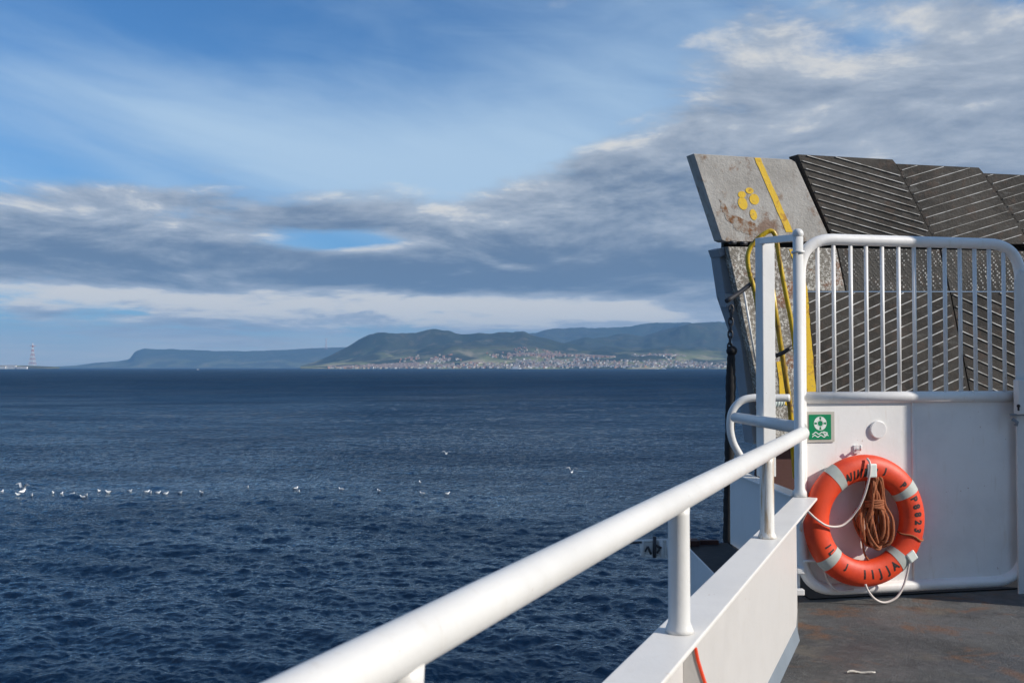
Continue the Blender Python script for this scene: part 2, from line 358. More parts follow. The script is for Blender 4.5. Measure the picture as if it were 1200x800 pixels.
# ------------------------------------------------------------ sea
def m_sea():
    m, N = M('sea_water'); p = N.pos()
    cdn = N.n('ShaderNodeCameraData').outputs['View Distance'] if False else None
    d = N.vm('SUBTRACT', p, (0, 0, 0)); ln = N.n('ShaderNodeVectorMath', operation='LENGTH'); N.put(ln.inputs[0], p); dist = ln.outputs['Value']
    q = N.vm('MULTIPLY', p, (1, 1, 1))
    big = N.noise(N.vm('MULTIPLY', p, (.6, 1.0, 1)), .012, 5, .55, .6)       # wind patches
    big2 = N.noise(N.vm('MULTIPLY', p, (.25, 1.0, 1)), .0016, 4, .6, .4)
    sl_ = N.ss(N.m('ADD', N.m('MULTIPLY', big, .7), N.m('MULTIPLY', big2, .3)), .35, .62, .45, 1.15)
    h1 = N.noise(N.vm('MULTIPLY', p, (.75, 1.1, 1)), 1.4, 5, .6, .5)
    h2 = N.noise(N.vm('MULTIPLY', p, (.8, 1.1, 1)), .22, 6, .62, .3)
    h3 = N.noise(N.vm('MULTIPLY', p, (.6, 1.1, 1)), .05, 5, .6, .2)
    fr = N.ss(dist, 150, 1200)
    h = N.m('ADD', N.m('MULTIPLY', h1, N.m('MULTIPLY', N.ss(dist, 30, 260, .15, .60), sl_)),
            N.m('MULTIPLY', N.m('MULTIPLY', N.m('ADD', N.m('MULTIPLY', h2, 5.0), N.m('MULTIPLY', h3, 9.0)), fr), sl_))
    nb = N.bump(h, 1.0, 1.0)
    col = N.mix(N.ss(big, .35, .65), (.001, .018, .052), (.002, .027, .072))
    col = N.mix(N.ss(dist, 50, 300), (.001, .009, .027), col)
    fr_ = N.n('ShaderNodeFresnel'); fr_.inputs[0].default_value = 1.333; N.put(fr_.inputs[1], nb)
    wp = N.noise(N.vm('MULTIPLY', p, (.5, 1.0, 1)), .035, 6, .65, .5)
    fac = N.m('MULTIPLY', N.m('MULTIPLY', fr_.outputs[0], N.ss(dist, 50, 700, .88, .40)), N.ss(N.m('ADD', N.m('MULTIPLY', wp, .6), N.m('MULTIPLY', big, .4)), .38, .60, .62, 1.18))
    df = N.n('ShaderNodeBsdfDiffuse'); N.put(df.inputs[0], col); N.put(df.inputs[2], nb)
    gs = N.n('ShaderNodeBsdfGlossy'); N.put(gs.inputs['Roughness'], N.ss(dist, 40, 2500, .05, .18)); N.put(gs.inputs['Normal'], nb); gs.inputs['Color'].default_value = (.90, .98, 1, 1)
    mx = N.n('ShaderNodeMixShader'); N.put(mx.inputs[0], fac); N.put(mx.inputs[1], df.outputs[0]); N.put(mx.inputs[2], gs.outputs[0])
    o = N.n('ShaderNodeOutputMaterial'); N.put(o.inputs[0], mx.outputs[0])
    return m
sea_m = m_sea()
def ocean_tile(n, L, wind, amp, wl_min, wl_max, wdir):
    k = np.fft.fftfreq(n, L/n)*2*np.pi; kx, ky = np.meshgrid(k, k); kk = np.sqrt(kx**2+ky**2); kk[0, 0] = 1
    Lw = wind**2/9.81; cosf = (kx*math.cos(wdir)+ky*math.sin(wdir))/kk
    ph = np.exp(-1/(kk*Lw)**2)/kk**4*(0.25+0.75*cosf**2)*np.exp(-(kk*wl_min/6.28)**2)*(1-np.exp(-(kk*wl_max/6.28)**2)); ph[0, 0] = 0
    H = (RNG.normal(size=(n, n))+1j*RNG.normal(size=(n, n)))*np.sqrt(ph)
    h = np.fft.ifft2(H).real; sc = amp/h.std()
    dx = np.fft.ifft2(-1j*H*kx/kk).real*sc; dy = np.fft.ifft2(-1j*H*ky/kk).real*sc
    return h*sc, dx, dy, L, n
def samp(t, arr, x, y):
    L, n = t[3], t[4]; u = (x/L % 1)*n; v = (y/L % 1)*n; i = np.floor(u).astype(int); j = np.floor(v).astype(int); fu = u-i; fv = v-j
    i %= n; j %= n; i2 = (i+1) % n; j2 = (j+1) % n
    return arr[j, i]*(1-fu)*(1-fv)+arr[j, i2]*fu*(1-fv)+arr[j2, i]*(1-fu)*fv+arr[j2, i2]*fu*fv
T1 = ocean_tile(1024, 113.0, 3.6, 0.072, .28, 9, R(78)); T2 = ocean_tile(512, 19.0, 2.6, 0.034, .12, 1.3, R(62))
def build_sea():
    inv = np.linspace(1/26.0, 1/1600.0, 1200); r = np.concatenate([[4, 10, 16, 21], 1/inv, [2200, 3200, 5000, 8000, 12500, 17000, 20500]])
    a = np.concatenate([np.linspace(-math.pi, R(-38), 110)[:-1], np.linspace(R(-38), R(38), 1050), np.linspace(R(38), math.pi, 110)[1:-1]])
    AA, RR = np.meshgrid(a, r); x = RR*np.sin(AA); y = RR*np.cos(AA)
    c, s_ = math.cos(.5), math.sin(.5); x2 = x*c-y*s_; y2 = x*s_+y*c
    f1 = np.exp(-(RR/900)**2)*np.clip((RR-2)/20, 0, 1); f2 = np.exp(-(RR/330)**2)*np.clip((RR-8)/15, 0, 1)
    patch = .75+.35*np.sin(x*.013+1+np.sin(y*.011))*np.sin(y*.017+.6)
    h = samp(T1, T1[0], x, y)*f1*patch + samp(T2, T2[0], x2, y2)*f2*patch
    ch = 1.15
    X = x + ch*samp(T1, T1[1], x, y)*f1*patch; Y = y + ch*samp(T1, T1[2], x, y)*f1*patch
    V = np.stack([X, Y, h], -1).reshape(-1, 3).astype(np.float32)
    nr, na = len(r), len(a)
    i = np.arange(nr-1)[:, None]; j = np.arange(na)[None, :]; j2 = (j+1) % na
    F = np.stack([i*na+j, i*na+j2+0*i, (i+1)*na+j2, (i+1)*na+j], -1).reshape(-1, 4)
    me = bpy.data.meshes.new('sea'); me.vertices.add(len(V)); me.vertices.foreach_set('co', V.ravel())
    me.loops.add(F.size); me.loops.foreach_set('vertex_index', F.ravel().astype(np.int32))
    me.polygons.add(len(F)); me.polygons.foreach_set('loop_start', np.arange(0, F.size, 4, dtype=np.int32))
    me.polygons.foreach_set('use_smooth', np.ones(len(F), bool)); me.update(calc_edges=True); me.validate()
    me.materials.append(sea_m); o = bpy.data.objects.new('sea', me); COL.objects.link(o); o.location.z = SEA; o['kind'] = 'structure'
    return o
build_sea()

# ------------------------------------------------------------ far land
def fbm(x, y, seed=0, oct=6, f0=1.0, gain=.5):
    r = np.random.default_rng(seed); z = np.zeros_like(x, dtype=float); a = 1; f = f0
    for o in range(oct):
        n = 64; g = r.random((n, n)); u = x*f+17.3*o; v = y*f+5.1*o; i = np.floor(u).astype(int); j = np.floor(v).astype(int); fu = u-i; fv = v-j
        fu = fu*fu*(3-2*fu); fv = fv*fv*(3-2*fv)
        z += a*((g[j % n, i % n]*(1-fu)+g[j % n, (i+1) % n]*fu)*(1-fv)+(g[(j+1) % n, i % n]*(1-fu)+g[(j+1) % n, (i+1) % n]*fu)*fv-.5); a *= gain; f *= 2
    return z
def m_land(name, a, b, c, fld):
    m, N = M(name); p = N.pos()
    n1 = N.noise(p, .0011, 8, .62); n2 = N.noise(p, .006, 7, .65); n3 = N.noise(p, .0026, 4, .5)
    x = N.mix(N.ss(n1, .38, .62), a, b); x = N.mix(N.ss(n2, .52, .66), x, c)
    sep = N.n('ShaderNodeSeparateXYZ'); N.put(sep.inputs[0], p)
    low = N.ss(sep.outputs[2], 230, 20)
    x = N.mix(N.m('MULTIPLY', N.m('MULTIPLY', N.ss(n3, .44, .6), low), fld), x, N.mix(N.ss(n2, .45, .6), (.26, .27, .11), (.44, .36, .22)))
    N.pr(x, .95, 0, None, spec=.1); return m
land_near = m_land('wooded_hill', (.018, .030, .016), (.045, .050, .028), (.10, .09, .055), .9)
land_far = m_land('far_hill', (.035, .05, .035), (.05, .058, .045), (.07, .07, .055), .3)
HF = {}
def hill(name, prof, D0, D1, D2, mat, seed, rough=.10, nu=420, nv=90, shore=0.0, shape=1.3, key=None):
    """prof: list of (px, py) skyline as seen along azimuth; ridge at distance D1, shore at D0, back at D2"""
    px = np.array([p[0] for p in prof], float); hz = (430-np.array([p[1] for p in prof], float))/FPX*D1 + (1.4-SEA)
    U = np.linspace(px[0], px[-1], nu); prof_h = np.interp(U, px, hz)
    k = np.ones(5)/5; prof_h = np.convolve(np.pad(prof_h, 2, 'edge'), k, 'valid'); prof_h = prof_h*(1+.10*rough/.1*fbm(U/38, U*0+seed, seed+2, 5)*.5)
    v = np.linspace(0, 1, nv); uu, vv = np.meshgrid(U, v)
    vr = .62
    D = np.where(vv < vr, D0+(D1-D0)*vv/vr, D1+(D2-D1)*(vv-vr)/(1-vr))
    tanx = (uu-600)/FPX; X = tanx*D; Y = D
    shapev = np.where(vv < vr, (vv/vr)**shape, 1-((vv-vr)/(1-vr))**1.5)
    H = prof_h[None, :]*shapev
    n = fbm(X/900, Y/900, seed, 6)
    H = H*(1+rough*2.2*n*np.minimum(1, (np.abs(vv-vr)/.18))) + n*prof_h[None, :]*rough*1.2*np.minimum(1, vv/.1)*np.minimum(1, np.abs(vv-vr)/.1)
    H = H + fbm(X/420, Y/420, seed+9, 5)*prof_h[None, :]*rough*.35*np.minimum(1, vv/.2)
    H = H + fbm(X/160, Y/160, seed+5, 4)*9*np.minimum(1, vv/.1)*np.minimum(1, H/60)
    H = np.maximum(H, np.where(vv > .015, shore, -6)); H[0] = -8
    H[-1] = -8
    V = np.stack([X, Y, H+SEA], -1).reshape(-1, 3)
    F = [(j*nu+i, j*nu+i+1, (j+1)*nu+i+1, (j+1)*nu+i) for j in range(nv-1) for i in range(nu-1)]
    g = Geo(); g.v = [tuple(q) for q in V]; g.f = F; g.mi = [0]*len(F); g.sm = [True]*len(F)
    o = mk(name, g, mat); o['kind'] = 'structure'
    if key: HF[key] = (U, v, X, Y, H)
    return o
hill('far_headland', [(55, 430), (90, 428), (110, 425), (140, 423), (152, 421), (158, 412), (168, 408.5), (200, 409), (250, 411), (300, 411), (350, 409), (385, 407), (440, 405), (520, 410)], 15500, 17300, 19000, land_far, 3, .05)
hill('hills', [(600, 392), (630, 388), (652, 383), (690, 383.5), (760, 381), (800, 376), (840, 378), (900, 380), (1000, 381), (1200, 384), (1500, 390)], 13000, 15200, 17200, land_far, 9, .15)
hill('hills', [(640, 404), (700, 398), (750, 392), (790, 384), (815, 379), (840, 378), (870, 380), (950, 388), (1100, 380), (1500, 390)], 9600, 11200, 13000, land_far, 15, .22)
hill('hills', [(352, 429), (375, 421), (390, 414), (405, 407), (425, 396), (440, 391), (452, 390), (470, 391.5), (490, 390), (508, 386), (522, 384.5), (535, 387), (560, 387), (575, 389), (590, 389), (610, 391), (640, 397), (668, 402), (690, 405), (760, 408), (1000, 410), (1500, 410)], 8500, 10300, 12500, land_near, 21, .24)
hill('hills', [(352, 429.5), (380, 427), (420, 423), (460, 420), (500, 412), (530, 404), (548, 402), (580, 403), (620, 406), (670, 410), (720, 412), (770, 409), (790, 407), (830, 411), (880, 413), (1000, 412), (1500, 412)], 7700, 9000, 10500, land_near, 33, .16, nu=600, nv=90, shore=2.0, shape=.9, key='town')
# low spit with the pylon on the left
hill('spit', [(-260, 428.5), (-60, 427.8), (30, 428.2), (60, 429.2), (70, 430)], 7600, 7900, 8200, land_near, 41, .02, nu=80, nv=12, shore=1.5)

def town_z(x, y):
    U, v, X, Y, H = HF['town']; px = x/y*FPX+600
    i = int(np.clip(np.searchsorted(U, px), 1, len(U)-1)); col = Y[:, i]; j = int(np.clip(np.searchsorted(col, y), 1, len(col)-2))
    t = (y-col[j-1])/(col[j]-col[j-1]); return H[j-1, i]*(1-t)+H[j, i]*t+SEA
hcols = {'cream': (.50, .44, .34), 'white': (.70, .68, .64), 'terracotta': (.42, .22, .14), 'grey': (.36, .36, .35)}
hm = {}
for k, c in hcols.items():
    m_, N_ = M(k+'_house_wall'); N_.pr(c, .8); hm[k] = m_
roof_m, N_ = M('tile_roof'); N_.pr((.27, .19, .15), .9)
def house_geo(g, x, y, z, w_, d_, h_, rz, miw=0, mir=1):
    rot = Matrix.Rotation(rz, 3, 'Z'); c = Vector((x, y, z))
    P = lambda a, b, q: c + rot @ Vector((a*w_/2, b*d_/2, q))
    vs = [P(-1,-1,-8), P(1,-1,-8), P(1,1,-8), P(-1,1,-8), P(-1,-1,h_), P(1,-1,h_), P(1,1,h_), P(-1,1,h_), P(-1.08,0,h_+2.6), P(1.08,0,h_+2.6),
          P(-1.08,-1.12,h_-.3), P(1.08,-1.12,h_-.3), P(1.08,1.12,h_-.3), P(-1.08,1.12,h_-.3)]
    g.add(vs, [(0,1,5,4),(1,2,6,5),(2,3,7,6),(3,0,4,7)], miw, False)
    o = len(g.v)-14
    g.f += [tuple(o+q for q in f) for f in [(10,11,9,8),(12,13,8,9),(10,8,13),(11,12,9)]]; g.mi += [mir]*4; g.sm += [False]*4
def town():
    cand = []
    def addp(n, fpx, fD):
        for _ in range(n):
            px = fpx(); D = fD(px); cand.append((px, D))
    U = random.uniform; Gs = random.gauss
    addp(760, lambda: U(385, 850), lambda p: U(7735, 7860))                 # waterfront
    addp(600, lambda: U(430, 490), lambda p: U(7800, 8250))                  # bright cluster
    addp(350, lambda: U(560, 850), lambda p: U(7850, 8100))
    addp(300, lambda: U(385, 560), lambda p: U(7850, 8050))
    addp(700, lambda: U(595, 720), lambda p: abs(Gs(0, 60))+8480)            # terrace of houses higher up
    for c_ in range(22):
        cx_, cD = U(470, 850), U(8080, 8750)
        for _ in range(random.randint(10, 34)): cand.append((cx_+Gs(0, 7), max(7740, cD+Gs(0, 55))))
    cand.sort(key=lambda c: c[1])
    protos = {}
    names = list(hcols)
    for k in names:
        g = Geo(); house_geo(g, 0, 0, 0, 15, 11, 9, 0)
        me = bpy.data.meshes.new('house'); me.from_pydata(g.v, [], g.f); me.materials.append(hm[k]); me.materials.append(roof_m); me.polygons.foreach_set('material_index', g.mi); me.update(); protos[k] = me
    lab = {'cream': 'small cream house with tiled roof in the town on the far shore', 'white': 'small white house with tiled roof in the town on the far shore',
           'terracotta': 'small terracotta walled house in the town on the far shore', 'grey': 'small grey house with tiled roof in the town on the far shore'}
    stuff = Geo()
    for i, (px, D) in enumerate(cand):
        x = (px-600)/FPX*D; z = max(town_z(x, D), SEA+1); k = random.choices(names, [4, 3, 2.2, 2.5])[0]
        sc = U(.7, 1.35); rz = U(-.5, .5)
        if i < 290:
            o = bpy.data.objects.new('house', protos[k]); COL.objects.link(o); o.location = (x, D, z); o.rotation_euler.z = rz; o.scale = (sc, sc, U(.8, 1.6))
            zn = next(n_ for lim, n_ in [(440, 'at the far shore\'s left tip'), (495, 'in the bright cluster on the far shore'), (590, 'on the far shore left of the ferry'), (700, 'on the far shore behind the ferry'), (2000, 'on the far shore\'s right stretch')] if px < lim)
            tag(o, 'small '+k+' house with tiled roof '+zn, 'house', k+' houses '+zn)
        else:
            if D > 8400 and px < 730: k = random.choice(['terracotta', 'cream', 'terracotta'])
            house_geo(stuff, x, D, z, 15*sc, 11*sc, 9*U(.7, 1.5), rz, names.index(k), 4)
    o = mk('town_houses', stuff, [hm[k] for k in names]+[roof_m]); tag(o, 'dense spread of tiny pale and terracotta houses across the far hillside', 'town', kind='stuff')
town()

# pylons
def pylon(x, y, z, h, wbase, label):
    t = empty('lattice_pylon', (x, y, z), label, 'pylon')
    nseg = 12; cols = [Geo(), Geo()]
    def half(q): return wbase/2*(1-q)**1.25+wbase*.035
    for i in range(nseg):
        g = cols[i % 2]; q0, q1 = i/nseg, (i+1)/nseg; a, b = half(q0), half(q1)
        c0 = [Vector((x+sx*a, y+sy*a, z+q0*h)) for sx, sy in ((-1,-1),(1,-1),(1,1),(-1,1))]; c1 = [Vector((x+sx*b, y+sy*b, z+q1*h)) for sx, sy in ((-1,-1),(1,-1),(1,1),(-1,1))]
        r = h*.0042
        for k in range(4):
            g.tube([c0[k], c1[k]], r*1.3, 5); g.tube([c0[k], c1[(k+1) % 4]], r*.7, 4); g.tube([c0[(k+1) % 4], c1[k]], r*.7, 4); g.tube([c1[k], c1[(k+1) % 4]], r*.7, 4)
    mk('red_lattice', cols[0], red_m, t); mk('white_lattice', cols[1], white_grey, t)
    g = Geo(); g.tube([(x-h*.12, y, z+h*.9), (x+h*.12, y, z+h*.9)], h*.008, 5); g.tube([(x, y, z+h), (x, y, z+h*1.04)], h*.004, 5)
    mk('crossarm', g, red_m, t)
P = on_y(38, 430, 7900); pylon(P.x, 7900, SEA+2, 200, 46, 'tall red and white lattice pylon on the low spit at far left')
P = on_y(382, 430, 16800); pylon(P.x, 16800, 300, 190, 40, 'tiny lattice pylon standing on the skyline of the blue headland')

# long white harbour buildings at far left
def shed(px0, px1, D, h, label, seed):
    a = on_y(px0, 430, D); b = on_y(px1, 430, D); t = empty('waterfront_building', ((a.x+b.x)/2, D, SEA+1), label, 'building')
    g = Geo(); g.box(((a.x+b.x)/2, D, SEA+1+h/2), (b.x-a.x, 20, h)); mk('wall', g, hm['white'], t)
    g = Geo(); g.prism([(a.x-1, D-11, SEA+1+h+.01), (a.x-1, D+11, SEA+1+h+.01), (a.x-1, D, SEA+5+h)], (b.x-a.x+2, 0, 0)); mk('roof', g, roof_m, t)
    g = Geo(); n = max(3, int((b.x-a.x)/9))
    for i in range(n):
        xx = a.x+(i+.5)*(b.x-a.x)/n; g.box((xx, D-10.05, SEA+1+h*.5), (3, .1, h*.35))
    mk('window_row', g, dark_steel, t)
shed(-14, 7, 7590, 20, 'long white waterfront building at the left edge of the picture', 1)
shed(8, 19, 7600, 24, 'taller white waterfront building between two long low ones', 2)
shed(20, 32, 7595, 15, 'low white waterfront building nearest the red and white pylon', 3)

# boats
def boat(px, D, L, label, cat, big=False):
    a = on_y(px, 430, D); t = empty('ferry_boat' if big else 'motor_boat', (a.x, D, SEA), label, cat); H = L*.13
    g = Geo(); n = 12; top = []; bot = []
    for i in range(n+1):
        q = i/n; hw = L*.10*min(1, (1-q)*3.2)**.6*min(1, .7+q*2); top.append((a.x-L/2+L*q, hw)); 
    vs = []
    for xx, hw in top:
        q = (xx-a.x)/L; rise = H*(.5+.5*max(0, q*2)**2)
        vs += [(xx, D-hw, SEA+H*.55+rise*.5), (xx-.02*L, D-hw*.7, SEA-.5), (xx-.02*L, D+hw*.7, SEA-.5), (xx, D+hw, SEA+H*.55+rise*.5)]
    fs = []
    for i in range(n):
        b = i*4
        for k in range(4): fs.append((b+k, b+4+k, b+4+(k+1) % 4, b+(k+1) % 4))
    fs.append((0,1,2,3)); g.add(vs, fs, 0, False); mk('hull', g, white, t)
    g = Geo(); g.box((a.x-L*.08, D, SEA+H*1.15), (L*.55, L*.14, H*.8)); g.box((a.x-L*.02, D, SEA+H*1.85), (L*.3, L*.11, H*.7)); mk('superstructure', g, white, t)
    g = Geo(); g.box((a.x-L*.08, D-L*.0705, SEA+H*1.2), (L*.5, .05, H*.22)); g.box((a.x-L*.02, D-L*.0555, SEA+H*1.95), (L*.26, .05, H*.25)); mk('window_band', g, dark_steel, t)
    g = Geo(); g.tube([(a.x, D, SEA+H*2.1), (a.x, D, SEA+H*(3.2 if big else 4.0))], L*.006, 6); mk('mast', g, white_grey, t)
    if big: g = Geo(); g.tube([(a.x-L*.2, D, SEA+H*1.4), (a.x-L*.22, D, SEA+H*2.5)], L*.025, 10); mk('funnel', g, red_m, t)
boat(232, 5200, 15, 'tiny white motor boat out on the open water below the blue headland', 'boat')
boat(605, 7300, 74, 'long white ferry moored below the middle of the far town', 'ferry', True)
boat(770, 6600, 22, 'small white motor boat near the right end of the far shore', 'boat')
boat(778, 7500, 34, 'larger white ferry boat behind the motor boat near the right shore', 'ferry', True)

# ------------------------------------------------------------ gulls
gull_grey, N_ = M('gull_grey'); N_.pr((.42, .44, .46), .8)
gull_white, N_ = M('gull_white'); N_.pr((.85, .84, .82), .8)
gull_dark, N_ = M('gull_dark'); N_.pr((.05, .05, .05), .8)
def gull_mesh(flying, pose=0):
    g = Geo()
    pts = [(-.24, .015, .07), (-.17, .03, .07), (-.08, .075, .06), (.02, .085, .055), (.10, .07, .07), (.145, .045, .11), (.165, .038, .155), (.195, .042, .18), (.225, .028, .178), (.245, .010, .172)]
    g.tube([(p[0], 0, p[2]) for p in pts], 1, 10, rs=[p[1] for p in pts])
    g.tube([(.24, 0, .173), (.285, 0, .160)], 1, 6, mi=2, rs=[.009, .003])
    for s in (-1, 1):
        if not flying:
            g.ball((-.05, s*.062, .085), .1, 1, 1.5, .25, .55, 10, 6); g.ball((-.20, s*.025, .085), .06, 2, 1.5, .2, .3, 8, 5)
        else:
            up = [.22, .42][pose]; o = len(g.v)
            vs = [(.09, s*.04, .12), (.13, s*.30, .12+up), (.02, s*.62, .12+up*.75), (-.02, s*.50, .10+up*.78), (-.03, s*.28, .10+up*.9), (-.06, s*.04, .10)]
            vs2 = [(a, b, c+.018) for a, b, c in vs]
            g.add(vs+vs2, [(0,1,4,5), (1,2,3,4), (6,11,10,7), (7,10,9,8)] + [(i, (i+1) % 6, 6+(i+1) % 6, 6+i) for i in range(6)], 1, True)
    me = bpy.data.meshes.new('seagull'); me.from_pydata(g.v, [], g.f); [me.materials.append(m_) for m_ in (gull_white, gull_grey, gull_dark)]
    me.polygons.foreach_set('material_index', g.mi); me.polygons.foreach_set('use_smooth', g.sm); me.update(); return me
GM = [gull_mesh(False), gull_mesh(True, 0), gull_mesh(True, 1)]
def gull(px, py, label, group=None, kind=0, hgt=0.0, sc=1.4):
    P = on_z(px, py, SEA+hgt); o = bpy.data.objects.new('seagull', GM[kind]); COL.objects.link(o); o.location = P + Vector((0, 0, .02)); o.rotation_euler = (0, 0, random.uniform(0, 6.28) if kind == 0 else 1.1); o.scale = (sc,)*3
    tag(o, label, 'gull', group)
ORD = 'first second third fourth fifth sixth seventh eighth ninth tenth eleventh twelfth thirteenth fourteenth fifteenth sixteenth seventeenth'.split()
for px, py in [(2.5,577),(21,580),(37,581),(62,578),(72.5,579.5),(84,580),(97,583),(101,581),(116,576),(127,577),(152,576),(172,577),(176,578),(185,578),(194,579),(211,578),(236,578)]:
    GI = globals().get('GI', -1)+1; gull(px, py, ORD[GI]+' seagull from the left in the long line floating on the water', 'gulls in the line on the water at left')
gull(26, 577, 'largest seagull with raised wings taking off at the left end of the line', None, 2, .25, 1.9)
gull(290, 571.5, 'lone seagull on the water between the long line and the pair', None)
gull(346.5, 573, 'farther seagull of the close pair right of the lone gull', 'gulls scattered on mid water')
gull(350, 576.6, 'nearer seagull of the close pair right of the lone gull', 'gulls scattered on mid water')
gull(400, 574, 'first single seagull right of the close pair on mid water', 'gulls scattered on mid water')
gull(444, 576, 'second single seagull right of the close pair on mid water', 'gulls scattered on mid water')
gull(492, 566, 'farthest seagull of the loose group of three on mid water')
gull(495, 579, 'nearest left seagull of the loose group of three on mid water')
gull(524, 579, 'rightmost seagull of the loose group of three on mid water', None, 0, 0, 1.3)
gull(523, 532, 'small seagull gliding low over the water above the group of three', None, 1, .8, 1.3)
gull(670, 554, 'seagull flying with raised wings alone at right over the sea', None, 2, .8, 1.3)

# ------------------------------------------------------------ deck and hull
def bw(y, off=0.0, z=0.0): return Vector((.4166*y-.748+off*1.083, y, z))
g = Geo(); g.prism([bw(-2.2, .03, DECK), bw(5.45, .03, DECK), Vector((1.74, 6.1, DECK)), Vector((1.70, 7.7, DECK)), Vector((1.9, 8.6, DECK)), Vector((9, 10.2, DECK)), Vector((9, -2.2, DECK))], (0, 0, -.02))
o = mk('deck', g, deck_m); o['kind'] = 'structure'
g = Geo(); g.prism([Vector((1.86, 6.25, DECK+.002)), Vector((8, 7.5, DECK+.002)), Vector((8, 9.4, DECK+.002)), Vector((1.8, 8.3, DECK+.002)), Vector((1.74, 7.6, DECK+.002))], (0, 0, .006)); mk('gate_shade_sheet', g, black_rubber, label='dark sheet painted as shade on the deck behind the gate', cat='mat')  # black sheet painting in the deep shade under and behind the gate
g = Geo(); zt = DECK-.03
g.prism([bw(-2.2, -.04, zt), bw(5.3, -.04, zt), Vector((1.74, 7.68, zt)), Vector((1.85, 8.4, zt)), Vector((2.6, 11.5, zt)), Vector((9, 12, zt)), Vector((9, -2.2, zt))], (0, 0, -13.5))
mk('ferry_hull', g, white_grey, label='pale painted hull side of the ferry below the deck edge', cat='hull')
t = empty('hull_ledge', (1.5, 6.5, 0), 'low shaded hull ledge with black top outside the bulwark', 'ledge')
g = Geo(); LP = [(1.30, 5.35), (1.42, 5.35), (1.70, 6.1), (1.66, 7.68), (1.30, 7.68)]; g.prism([(x_, y_, .04) for x_, y_ in LP], (0, 0, -3)); mk('side', g, white_grey, t, .006)
g = Geo(); g.prism([(x_, y_, .043) for x_, y_ in [(1.315, 5.37), (1.41, 5.37), (1.69, 6.1), (1.65, 7.67), (1.315, 7.67)]], (0, 0, .012)); mk('rubber_top', g, black_rubber, t)
g = Geo(); g.box((1.304, 6.53, .053), (.012, 2.3, .03)); mk('lip', g, white_grey, t)
g = Geo(); g.box((1.36, 7.58, .075), (.10, .12, .04)); g.box((1.50, 7.62, .07), (.14, .05, .03)); mk('rust_block', g, brown_hull, t)

# bulwark: cap, plate, bracket
t = empty('bulwark', bw(2.5, 0, DECK), 'white angled bulwark with flat grey cap below the handrail', 'bulwark')
g = Geo()
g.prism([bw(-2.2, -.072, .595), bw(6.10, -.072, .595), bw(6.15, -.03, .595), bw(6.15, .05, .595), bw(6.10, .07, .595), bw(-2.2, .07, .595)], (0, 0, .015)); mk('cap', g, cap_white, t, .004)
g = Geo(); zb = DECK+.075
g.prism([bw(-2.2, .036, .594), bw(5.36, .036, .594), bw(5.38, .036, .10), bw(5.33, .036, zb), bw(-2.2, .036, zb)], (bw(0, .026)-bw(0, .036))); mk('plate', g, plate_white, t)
g = Geo(); g.prism([bw(-2.2, .038, zb), bw(-2.2, .055, DECK-.01), bw(-2.2, .0, DECK-.01), bw(-2.2, .0, zb)], bw(5.33)-bw(-2.2)); mk('waterway_strip', g, steel_grey, t)
KY = 2.88; kz = [.594, .56, .52, .47, .40, .2, DECK+.01]; kw = [.066, .072, .083, .098, .115, .14, .15]
edge = [bw(KY, w_, z_) for z_, w_ in zip(kz, kw)]; th = (bw(1)-bw(0)).normalized()*.008
g = Geo(); g.prism([bw(KY, .037, .594)]+edge+[bw(KY, .037, DECK+.01)], th); kn = mk('knee_bracket', g, plate_white, t)
g = Geo(); nx = (bw(0, .01)-bw(0, 0)).normalized()
for i in range(len(edge)-1):
    a, b = edge[i], edge[i+1]; g.prism([a-th*.35, b-th*.35, b-th*.35+nx*.006, a-th*.35+nx*.006], th*1.7)
mk('edge_strip', g, orange_edge, kn)

# forward bulwark
FA = Vector((1.76, 6.16, 0)); FB = Vector((1.685, 7.72, 0)); fd = (FB-FA).normalized(); fn = Vector((fd.y, -fd.x, 0))
t = empty('bulwark', (1.72, 6.9, 0), 'shaded bulwark section leading forward beyond the cap tip', 'bulwark')
g = Geo(); g.prism([FA+Vector((0,0,.04)), FB+Vector((0,0,.04)), FB+Vector((0,0,.596)), FA+Vector((0,0,.596))], fn*.012); mk('plate', g, white_grey, t)
g = Geo(); g.prism([FA-fn*.045+Vector((0,0,.598)), FB-fn*.045+Vector((0,0,.598)), FB+fn*.06+Vector((0,0,.598)), FA+fn*.06+Vector((0,0,.598))], (0,0,.012)); mk('cap', g, cap_white, t, .003)

# handrail + stanchions
t = empty('handrail', bw(2.5, 0, .61), 'thick white tubular handrail running beside the camera along the bulwark', 'handrail')
g = Geo(); pr = [bw(-2.2, 0, 1.005), bw(0, 0, 1.005)]+[bw(q, 0, 1.005) for q in np.linspace(.5, 5.9, 24)]
rs = [.0385]*len(pr); e0 = bw(5.97, 0, 1.005)
for q in (0, .25, .5, .7, .85, .95, 1.0): pr.append(bw(5.98+.05*q, 0, 1.005)); rs.append(.0385*math.sqrt(max(0.002, 1-q*q)))
g.tube(pr, 1, 40, rs=rs); mk('rail', g, white, t)
for i, y_ in enumerate([-.1, 1.42, 2.995, 4.632]):
    g = Geo(); b = bw(y_, 0, .611)
    g.tube([b, b+Vector((0,0,.012)), b+Vector((0,0,.03)), b+Vector((0,0,.345)), b+Vector((0,0,.37))], 1, 28, rs=[.044, .040, .033, .032, .033])
    p_ = mk('post', g, white_rusty if i == 3 else white, t)
    if i == 3: p_['label'] = 'rust streaked post'

